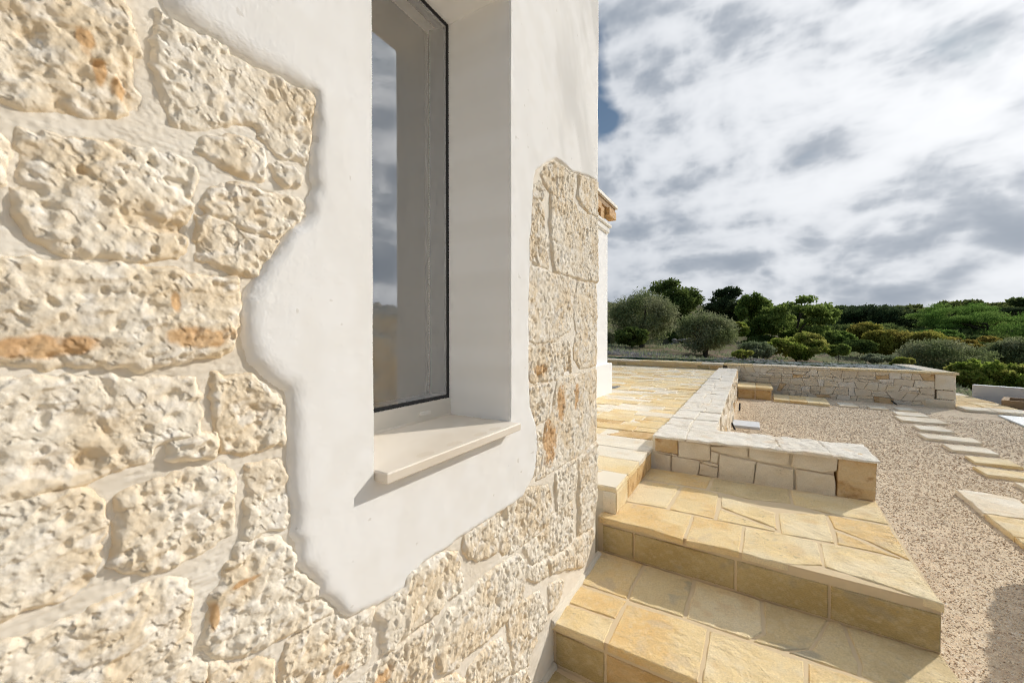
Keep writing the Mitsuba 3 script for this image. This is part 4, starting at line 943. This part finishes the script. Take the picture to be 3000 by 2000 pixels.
basin = [(-5.9, pf(-5.9) + 0.41), (3.62, pf(3.62) + 0.41), (3.62, 15.72), (-5.9, 16.1)]
put('basin', join([extrude(basin, -2.3, -2.25), extrude([basin[0], basin[1], (3.60, basin[1][1] + 0.02), (-5.9, basin[0][1] + 0.02)], -2.25, PTOP - 0.03), extrude([(3.60, basin[1][1] + 0.02), basin[1], basin[2], (3.60, 15.72)], -2.25, PTOP - 0.03),
                   extrude([(-5.9, 16.08), (3.6, 15.70), basin[2], basin[3]], -2.25, PTOP - 0.022)]), 'pool_tile', pool)
put('rim', extrude([(-5.9, 16.1), (3.72, 15.722), (3.72, 15.82), (-5.9, 16.20)], -2.4, PTOP - 0.028), 'joint_mortar', pool)
gx, gy = np.meshgrid(np.linspace(-5.88, 3.615, 120), np.linspace(0, 1, 30), indexing='ij')
ylo, yhi = pf(gx) + 0.415, 16.09 - (gx + 5.9) * 0.0401
wy = ylo + gy * (yhi - ylo)
flat, q = grid_faces(np.ones(gx.shape, bool))
put('water', (np.stack([gx, wy, np.full(gx.shape, PTOP - 0.024)], -1).reshape(-1, 3), q), 'pool_surface', kind='structure', smooth=True)

# steps down from the terrace, flat slabs along the pool wall, stepping stones
block = thing('side_step', 'single tall step of two amber blocks under a yellow slab at the parapet end', 'step')
put('bed', box(-0.25, 0.50, 11.985, 13.2, GRAVEL - 0.05, -1.352), 'joint_mortar', block)
for k, (xa, xb) in enumerate(((-0.24, 0.14), (0.155, 0.49))):
    put('block', frame(prism(shrink([(xa, GRAVEL + 0.01), (xb, GRAVEL + 0.01), (xb, -1.375), (xa, -1.375)], 0.006), 0.03, 0.006, 0.07, 0.006, 0.005, 1100 + k), (0, 11.962, 0), (1, 0, 0), (0, 0, 1), (0, -1, 0)), 'flag_amber', block, smooth=35)
for k, (xa, xb) in enumerate(((-0.25, 0.16), (0.17, 0.53))):
    put('slab', frame(prism([(xa, 11.94), (xb, 11.94), (xb, 13.15), (xa, 13.2)], 0.045, 0.006, 0.1, 0.004, 0.006, 1110 + k), (0, 0, -1.307), (1, 0, 0), (0, 1, 0), (0, 0, 1)), 'flag_yellow' if k else 'flag_cream', block, smooth=35)
edging = thing('edging_slab', 'row of three thin yellow slabs lying against the pool wall', 'paving')
for k, (xa, xb) in enumerate(((0.54, 0.86), (0.865, 1.20), (1.205, 1.60))):
    put('slab', frame(prism([(xa, 11.80 - 0.25 * (xa - 0.54)), (xb, 11.80 - 0.25 * (xb - 0.54)), (xb + 0.07, 12.95 - 0.18 * xb), (xa + 0.03, 12.95 - 0.18 * xa)], 0.07, 0.006, 0.1, 0.004, 0.006, 1120 + k), (0, 0, -1.555), (1, 0, 0), (0, 1, 0), (0, 0, 1)), ('flag_cream', 'flag_yellow', 'flag_cream')[k], edging, smooth=35)
STONES = [((1.80, 2.12, 11.66, 12.15), 'smallest stepping stone, alone near the row of thin slabs'), ((2.32, 2.62, 11.60, 11.95), 'small stepping stone second along from the thin slabs'), ((2.77, 3.09, 11.56, 12.02), 'stepping stone lying in the shade of the pool wall'),
          ((2.60, 3.07, 10.87, 11.35), 'stepping stone just outside the shade of the pool wall'), ((2.49, 3.10, 10.19, 10.70), 'wide stepping stone second after the shaded one'), ((2.52, 2.92, 9.34, 9.78), 'short stepping stone between two wide ones, third after the shaded one'),
          ((2.385, 2.99, 8.60, 8.97), 'wide bright stepping stone in the middle of the gravel path'), ((2.455, 2.91, 7.91, 8.25), 'pitted short stepping stone in front of the wide bright one'), ((2.46, 2.865, 7.27, 7.60), 'narrow yellowish stepping stone, third from the near end'),
          ((2.355, 2.79, 6.68, 7.01), 'wide yellowish stepping stone, second from the near end'), ((2.48, 2.79, 6.20, 6.49), 'nearest stepping stone, cut off by the right edge')]
for k, ((xa, xb, ya, yb), lab) in enumerate(STONES):
    t = thing('stepping_stone', lab, 'stepping stone', 'stepping stones across the gravel')
    scene.pop(t, None)
    p = np.array([(xa, ya), (xb, ya), (xb, yb), (xa, yb)]) + RNG.normal(0, 0.006, (4, 2))
    lab_, cat = labels.pop(t), None
    key = put('stepping_stone', frame(prism(p, 0.07, 0.006, 0.07, 0.003, 0.005, 1140 + k, RNG.normal(0, 0.008, 2)), (0, 0, -1.578), (1, 0, 0), (0, 1, 0), (0, 0, 1)), 'flag_cream' if k in (8, 9) else 'flag_pale', smooth=35)
    labels[key] = lab_
plat = thing('stone_platform', 'low irregular platform of creviced yellow slabs at the right edge of the gravel', 'paving')
PLAT = [[(1.80, 4.25), (2.35, 4.2), (2.45, 4.75), (1.806, 4.70)], [(1.806, 4.71), (2.45, 4.76), (2.5, 5.18), (1.81, 5.19)], [(1.81, 5.20), (2.2, 5.19), (2.25, 5.80), (2.03, 5.88), (1.837, 5.865), (1.828, 5.47)], [(2.21, 5.19), (2.6, 5.2), (2.75, 5.80), (2.34, 5.87), (2.26, 5.80)]]
for k, p in enumerate(PLAT):
    put('slab', frame(prism(shrink(p, 0.004), 0.07, 0.006, 0.04, 0.010, 0.008, 1170 + k, RNG.normal(0, 0.01, 2)), (0, 0, -1.575), (1, 0, 0), (0, 1, 0), (0, 0, 1)), ('flag_cream', 'flag_cream', 'flag_pale', 'flag_pale')[k], plat, smooth=35)
put('bed', extrude([(1.83, 4.28), (2.4, 4.25), (2.6, 5.2), (2.7, 5.75), (2.1, 5.8), (1.86, 5.8)], GRAVEL - 0.05, -1.59), 'joint_mortar', plat)
put('walkway', extrude([(3.99, 12.40), (4.85, 12.10), (5.05, 13.6), (4.99, 15.75), (4.0, 15.75)], -2.2, -1.580), 'joint_pale', kind='structure')
for k, (ya, yb) in enumerate(((12.30, 12.75), (12.76, 13.25), (13.26, 13.80), (13.81, 14.4), (14.41, 15.05), (15.06, 15.7))):
    for xa, xb in ((4.0, 4.45), (4.46, 4.98)):
        off = -0.18 * (xa - 4.0) if k == 0 else 0
        put('slab', frame(prism([(xa, ya + off), (xb, ya + off * 1.3), (xb, yb), (xa, yb)], 0.05, 0.006, 0.12, 0.006, 0.008, 1190 + k, RNG.normal(0, 0.01, 2)), (0, 0, -1.560), (1, 0, 0), (0, 1, 0), (0, 0, 1)), RNG.choice(['flag_cream', 'flag_pale', 'flag_yellow']).item(), 'walkway', smooth=35)
ww = thing('garden_wall', 'low smooth white rendered wall beyond the pool at the right edge', 'wall')
wa, wb = np.array([5.04, 15.13]), np.array([7.5, 13.82])
wn = np.array([0.47, 0.88]) * 0.2
put('body', extrude([wa, wb, wb + wn, wa + wn], -2.6, -1.285), 'clean_white', ww)
put('cap', extrude([wa - wn * 0.03, wb - wn * 0.03, wb + wn * 1.03, wa + wn * 1.03], -1.2845, -1.268), 'clean_white', ww)
pl_ = thing('wooden_planter', 'open brown wooden planter box in front of the white wall', 'planter')
PA, PX, PY = np.array([4.93, 13.42]), np.array([0.92, -0.38]), np.array([0.30, 0.72])
for a_, b_ in (((0, 0), (1.5, 0.07)), ((0, 0.93), (1.5, 1.0)), ((0, 0.075), (0.10, 0.925)), ((1.40, 0.075), (1.5, 0.925))):
    put('board', extrude([PA + PX * s_ + PY * t_ for s_, t_ in ((a_[0], a_[1]), (b_[0], a_[1]), (b_[0], b_[1]), (a_[0], b_[1]))], GRAVEL - 0.4, -1.44), 'planter_wood', pl_)
put('soil_fill', extrude([PA + PX * s_ + PY * t_ for s_, t_ in ((0.1, 0.08), (1.4, 0.08), (1.4, 0.92), (0.1, 0.92))], GRAVEL - 0.4, -1.55), 'soil', pl_)
k = put('sheet', frame(prism([(4.35, 11.96), (5.6, 11.90), (5.4, 10.2), (4.16, 10.2), (4.22, 10.65)], 0.03, 0.004, 0.1, 0.003, 0.004, 1250), (0, 0, -1.592), (1, 0, 0), (0, 1, 0), (0, 0, 1)), 'pale_sheet', smooth=35)
labels[k] = {'label': 'flat pale blue-grey sheet lying on the gravel at the right edge', 'category': 'sheet'}
k = put('utility_cover', bevel_box(-0.245, 0.175, 8.10, 8.62, GRAVEL - 0.02, -1.575, 0.006), 'grey_plastic')
labels[k] = {'label': 'flat light grey plastic utility box lid beside the parapet foot', 'category': 'box lid'}
for pth, lab in (((( -0.185, 7.95, -1.66), (-0.245, 7.86, -1.50)), 'short black plastic pipe leaning on the parapet near the grey lid'), (((-0.165, 9.95, -1.66), (-0.16, 10.02, -1.46)), 'short black plastic pipe standing upright beyond the grey lid'), (((2.93, 12.80, -1.53), (3.06, 12.70, -1.66)), 'short black pipe poking from the foot of the pool wall')):
    k = put('black_pipe', tube(np.linspace(pth[0], pth[1], 4), np.full(4, 0.016), 10), 'black_rubber', smooth=40)
    labels[k] = {'label': lab, 'category': 'pipe'}

# boulder just outside the frame: it shades the gravel and shows in the window
b = trimesh.creation.icosphere(subdivisions=6)
v = np.array(b.vertices)
dd = 1 + 0.34 * (meshkit.fbm(v * 1.3 + 4, 3, 61) - 0.5) * 2 + 0.22 * (meshkit.fbm(v * 4 + 2, 5, 63) - 0.5) * 2 - 0.10 * np.abs(meshkit.fbm(v * 3 + 5, 4, 64) - 0.5) * 2
v = v * dd[:, None] * np.array([1.22, 1.22, 1.30])
v[:, 2] = np.where(v[:, 2] > 0, v[:, 2] * 1.0, v[:, 2])
v += np.array([3.30, 4.30, -0.72])
k = put('boulder', (v, np.array(b.faces)), 'limestone_rough', smooth=True)
labels[k] = {'label': 'tall weathered limestone boulder seen mirrored in the window, its shadow on the gravel', 'category': 'boulder'}

# ---------------------------------------------------------------- white wing with timber eaves
wing = thing('house_wing', 'white rendered wing with a projecting plinth and timber eaves behind the corner', 'building')
put('wall', box(-6.5, -2.155, 4.2, 6.925, -1.05, 1.90), 'clean_white', wing)
put('plinth', bevel_box(-6.5, -2.083, 4.15, 6.975, -1.05, -0.469, 0.006), 'clean_white', wing)
put('cornice', join([bevel_box(-6.5, -2.115, 4.15, 6.90, 1.8, 1.90, 0.01), bevel_box(-6.5, -2.085, 4.15, 6.94, 1.9005, 1.955, 0.008)]), 'white_wash', wing)
roof = put('roof', bevel_box(-6.5, -2.03, 4.2, 7.12, 2.26, 2.325, 0.008), 'cream_paint', wing)
put('fascia', box(-2.12, -2.065, 4.2, 7.07, 2.165, 2.2595), 'planter_wood', wing)
put('beam', box(-2.155, -2.02, 6.60, 6.98, 2.035, 2.1645), 'pine_wood', wing)
put('beam', box(-2.16, -2.06, 4.2, 6.30, 2.06, 2.1645), 'pine_wood', wing)
put('post', box(-2.18, -2.09, 6.35, 6.55, 1.956, 2.1645), 'pine_wood', wing)
put('beam', box(-3.2, -2.19, 6.3, 6.6, 1.956, 2.12), 'pine_wood', wing)

# ---------------------------------------------------------------- vegetation
STYLE = {'mass': ('leaf_wood', 0.0050, 1300, 12, 0.36, 0.85),   # leaf material, leaf size per metre of depth, leaves, lobes, lobe size, flatness, sprigs
    'olive': ('leaf_olive', 0.0034, 17000, 60, 0.30, 0.95), 'olive2': ('leaf_olive', 0.0036, 13000, 52, 0.30, 0.95), 'oak': ('leaf_oak', 0.0040, 11000, 46, 0.25, 0.85), 'oakfar': ('leaf_dark', 0.0036, 10000, 44, 0.26, 0.85),
    'mid': ('leaf_mid', 0.0036, 9500, 44, 0.24, 0.8), 'airy': ('leaf_mid', 0.0040, 9500, 44, 0.22, 0.55), 'pinedark': ('leaf_dark', 0.0030, 4000, 16, 0.30, 0.55), 'pine': ('leaf_pine', 0.0030, 11000, 44, 0.24, 0.7), 'pine2': ('leaf_pine', 0.0034, 16000, 60, 0.22, 0.75),
    'yellow': ('leaf_yellow', 0.0034, 8500, 42, 0.26, 0.85), 'rust': ('leaf_rust', 0.0036, 4500, 26, 0.26, 0.8), 'broad': ('leaf_bright', 0.0052, 6500, 34, 0.26, 0.9), 'broaddark': ('leaf_oak', 0.0044, 4500, 24, 0.28, 0.9), 'bright': ('leaf_bright', 0.0042, 7500, 34, 0.25, 0.9),
    'grey': ('leaf_grey', 0.0038, 5000, 28, 0.28, 0.9), 'lime': ('leaf_bright', 0.0036, 2500, 16, 0.3, 0.9), 'limelit': ('leaf_bright', 0.0045, 2500, 16, 0.3, 0.9)}
GROUPS = {'olive_tree': 'olive trees beyond the pool', 'oak_tree': 'dark oaks beyond the pool', 'pine_tree': 'pines on the skyline', 'shrub': 'scrub beyond the pool'}


def crown(cx, cy, zb, zt, r, kind, seed, depth):
    rng = np.random.default_rng(seed)
    mat, size, count, lobes, lr, flatness = STYLE[kind]
    hz = (zt - zb) / 2
    mid = np.array([cx, cy, (zt + zb) / 2])
    ax = np.array([r * 1.10, r * 0.95, hz * 1.10])
    # lobes on an egg, more of them in the upper half
    u = rng.normal(size=(lobes, 3))
    u /= np.linalg.norm(u, axis=1, keepdims=True)
    u[:, 2] = u[:, 2] * 0.85 + 0.12
    rr = rng.uniform(0.30, 0.92, lobes) ** 0.6
    c = u * rr[:, None]
    size_l = lr * rng.uniform(0.75, 1.3, lobes)
    reach = np.linalg.norm(c, axis=1) + size_l
    c *= np.minimum(1, 1.0 / reach)[:, None]
    which = rng.choice(lobes, count, p=size_l ** 2 / (size_l ** 2).sum())
    w = rng.normal(size=(count, 3))
    w /= np.linalg.norm(w, axis=1, keepdims=True)
    w[:, 2] *= flatness
    rad_ = rng.random(count) ** 0.45
    bump = 0.75 + 0.5 * meshkit.noise(w * 2.2 + which[:, None] * 1.7, seed)
    pos = c[which] + w * (size_l[which] * rad_ * bump)[:, None]
    spr = rng.random(count) < 0.05
    pos[spr] += (w[spr] * [1, 1, 1.4] + [0, 0, 0.35]) * (size_l[which][spr] * 0.30 * rng.random(spr.sum()))[:, None]
    pos = mid + pos * ax
    s = size * depth * rng.uniform(0.6, 1.35, count)
    a = rng.normal(size=(count, 3))
    a /= np.linalg.norm(a, axis=1, keepdims=True)
    b_ = np.cross(a, rng.normal(size=(count, 3)))
    b_ /= np.linalg.norm(b_, axis=1, keepdims=True)
    wid = 0.32 if kind.startswith('olive') or kind == 'grey' else 0.24 if kind.startswith('pine') else 0.55
    quad = np.stack([pos - a * s[:, None], pos + b_ * s[:, None] * wid, pos + a * s[:, None], pos - b_ * s[:, None] * wid], 1).reshape(-1, 3)
    i = 4 * np.arange(count)
    f = np.vstack([np.stack([i, i + 1, i + 2], 1), np.stack([i, i + 2, i + 3], 1)])
    return (quad, f), mat, mid + c * ax


for k, (name, kind, cx, cy, z0, zb, zt, r, lab) in enumerate(PLANTS):
    depth = np.dot([cx, cy, 0], FORWARD)
    (vf, mat, lobes_) = crown(cx, cy, zb, zt, r, kind, 2000 + k, depth)
    t = thing(name, lab, {'olive_tree': 'olive tree', 'oak_tree': 'oak', 'pine_tree': 'pine', 'carob_tree': 'tree', 'deciduous_tree': 'tree', 'sapling': 'sapling', 'shrub': 'shrub'}[name], GROUPS.get(name))
    put('crown', vf, mat, t)
    rng = np.random.default_rng(3000 + k)
    gz = float(ground_z(np.array([cx]), np.array([cy]))[0])
    base = np.array([cx, cy, min(z0, gz) - 0.1])
    fork = np.array([cx + rng.normal(0, 0.05 * r), cy, zb + 0.22 * (zt - zb)])
    rt = max(0.035, 0.055 * r) * (1.6 if name == 'olive_tree' else 1.0) * (0.5 if name in ('shrub', 'sapling') else 1)
    bits = [tube(np.linspace(base, fork, 5) + np.r_[[[0, 0, 0]], rng.normal(0, 0.02 * r, (3, 3)), [[0, 0, 0]]], np.linspace(rt * 1.25, rt * 0.8, 5))]
    for j in rng.choice(len(lobes_), min(9, len(lobes_)), replace=False):
        mid_ = (fork + lobes_[j]) / 2 + rng.normal(0, 0.06 * r, 3)
        bits.append(tube([fork, mid_, lobes_[j]], [rt * 0.6, rt * 0.38, rt * 0.15], 5))
    put('stem' if name in ('shrub', 'sapling') else 'trunk', join(bits), 'bark', t, smooth=50)

# far scrub and woodland that reads as one mass over the rising ground
rng = np.random.default_rng(91)
bits = []
for k in range(330):
    dist = rng.uniform(52, 120) if k < 190 else rng.uniform(40, 52)
    bear = rng.uniform(-0.08, 0.72)
    dist = dist / np.cos(bear + YAW)
    x_, y_ = dist * np.sin(bear), dist * np.cos(bear)
    z_ = float(ground_z(np.array([x_]), np.array([y_]))[0])
    if k >= 190 and bear < 0.10:
        continue
    ht = rng.uniform(1.4, 3.0) * (1.0 if dist > 90 else 0.75)
    (vf, _, _) = crown(x_, y_, z_ - 0.3, z_ + ht, rng.uniform(1.6, 3.4), 'mass', 4000 + k, dist)
    bits.append(vf)
put('woodland', join(bits), 'leaf_wood', kind='stuff')
labels['woodland'].update(label='mixed green scrub and low wood covering the rising ground behind the separate trees', category='woodland')

# rubble and a field wall on the slope behind the pool
rng = np.random.default_rng(77)
m = 9000
sx, sy = rng.uniform(-7.5, 1.5, m), 16.6 + 7.5 * rng.random(m) ** 1.4
ok = meshkit.fbm(np.c_[sx * 0.5, sy * 0.5, np.zeros(m)], 3, 8) > 0.44
sx, sy = sx[ok], sy[ok]
s = rng.uniform(0.03, 0.085, len(sx))
v = octa[None] * (s[:, None] * rng.uniform(0.6, 1.4, (len(sx), 3)))[:, None]
th = rng.uniform(0, 6.28, len(sx))
v = np.stack([v[..., 0] * np.cos(th)[:, None] - v[..., 2] * np.sin(th)[:, None], v[..., 1], v[..., 0] * np.sin(th)[:, None] + v[..., 2] * np.cos(th)[:, None]], -1)
v += np.stack([sx, sy, ground_z(sx, sy) + 0.2 * s], -1)[:, None]
put('rubble', (v.reshape(-1, 3), (face_octa[None] + 6 * np.arange(len(sx))[:, None, None]).reshape(-1, 3)), 'rubble_stone', kind='stuff')
labels['rubble'].update(label='loose grey fieldstones scattered on the slope behind the pool', category='stones')
fw = thing('field_wall', 'low crumbling dry stone field wall under the tall dark oak', 'wall')
rng = np.random.default_rng(78)
for k in range(90):
    t_ = rng.random()
    x_, y_ = -6.6 + 4.8 * t_ + rng.normal(0, 0.10), 41.5 + 1.0 * t_ + rng.normal(0, 0.12)
    z_ = float(ground_z(np.array([x_]), np.array([y_]))[0]) + rng.integers(0, 4) * 0.2
    m_ = trimesh.creation.icosphere(subdivisions=1)
    q_ = np.array(m_.vertices) * rng.uniform(0.10, 0.22, 3) * [1.3, 1, 0.8]
    q_ += 0.04 * (meshkit.noise(q_ * 6 + k, 5)[:, None] - 0.5)
    put('stone', (q_ + [x_, y_, z_], np.array(m_.faces)), 'rubble_stone', fw)
# dry grass and low herbs on the slope
m = 11000
rr = 16.6 + 34 * rng.random(m) ** 1.5
aa = rng.uniform(-0.30, 0.52, m)
sx, sy = rr * np.sin(aa), rr * np.cos(aa)
ok = (meshkit.fbm(np.c_[sx * 0.4, sy * 0.4, np.zeros(m)], 3, 18) > 0.47) & (sy > 16.4)
sx, sy, rr = sx[ok], sy[ok], rr[ok]
h_ = rng.uniform(0.08, 0.26, len(sx))
base = np.stack([sx, sy, ground_z(sx, sy) - 0.02], -1)
tip = base + np.stack([rng.normal(0, 0.09, len(sx)), rng.normal(0, 0.09, len(sx)), h_], -1)
th = rng.uniform(0, 6.28, len(sx))
side = np.stack([np.cos(th), np.sin(th), 0 * th], -1) * (0.0018 * rr)[:, None]
put('grass', (np.stack([base - side, base + side, tip], 1).reshape(-1, 3), np.arange(3 * len(sx)).reshape(-1, 3)), 'leaf_grey', kind='stuff')
labels['grass'].update(label='dry grass and low herbs on the slope behind the pool', category='grass')
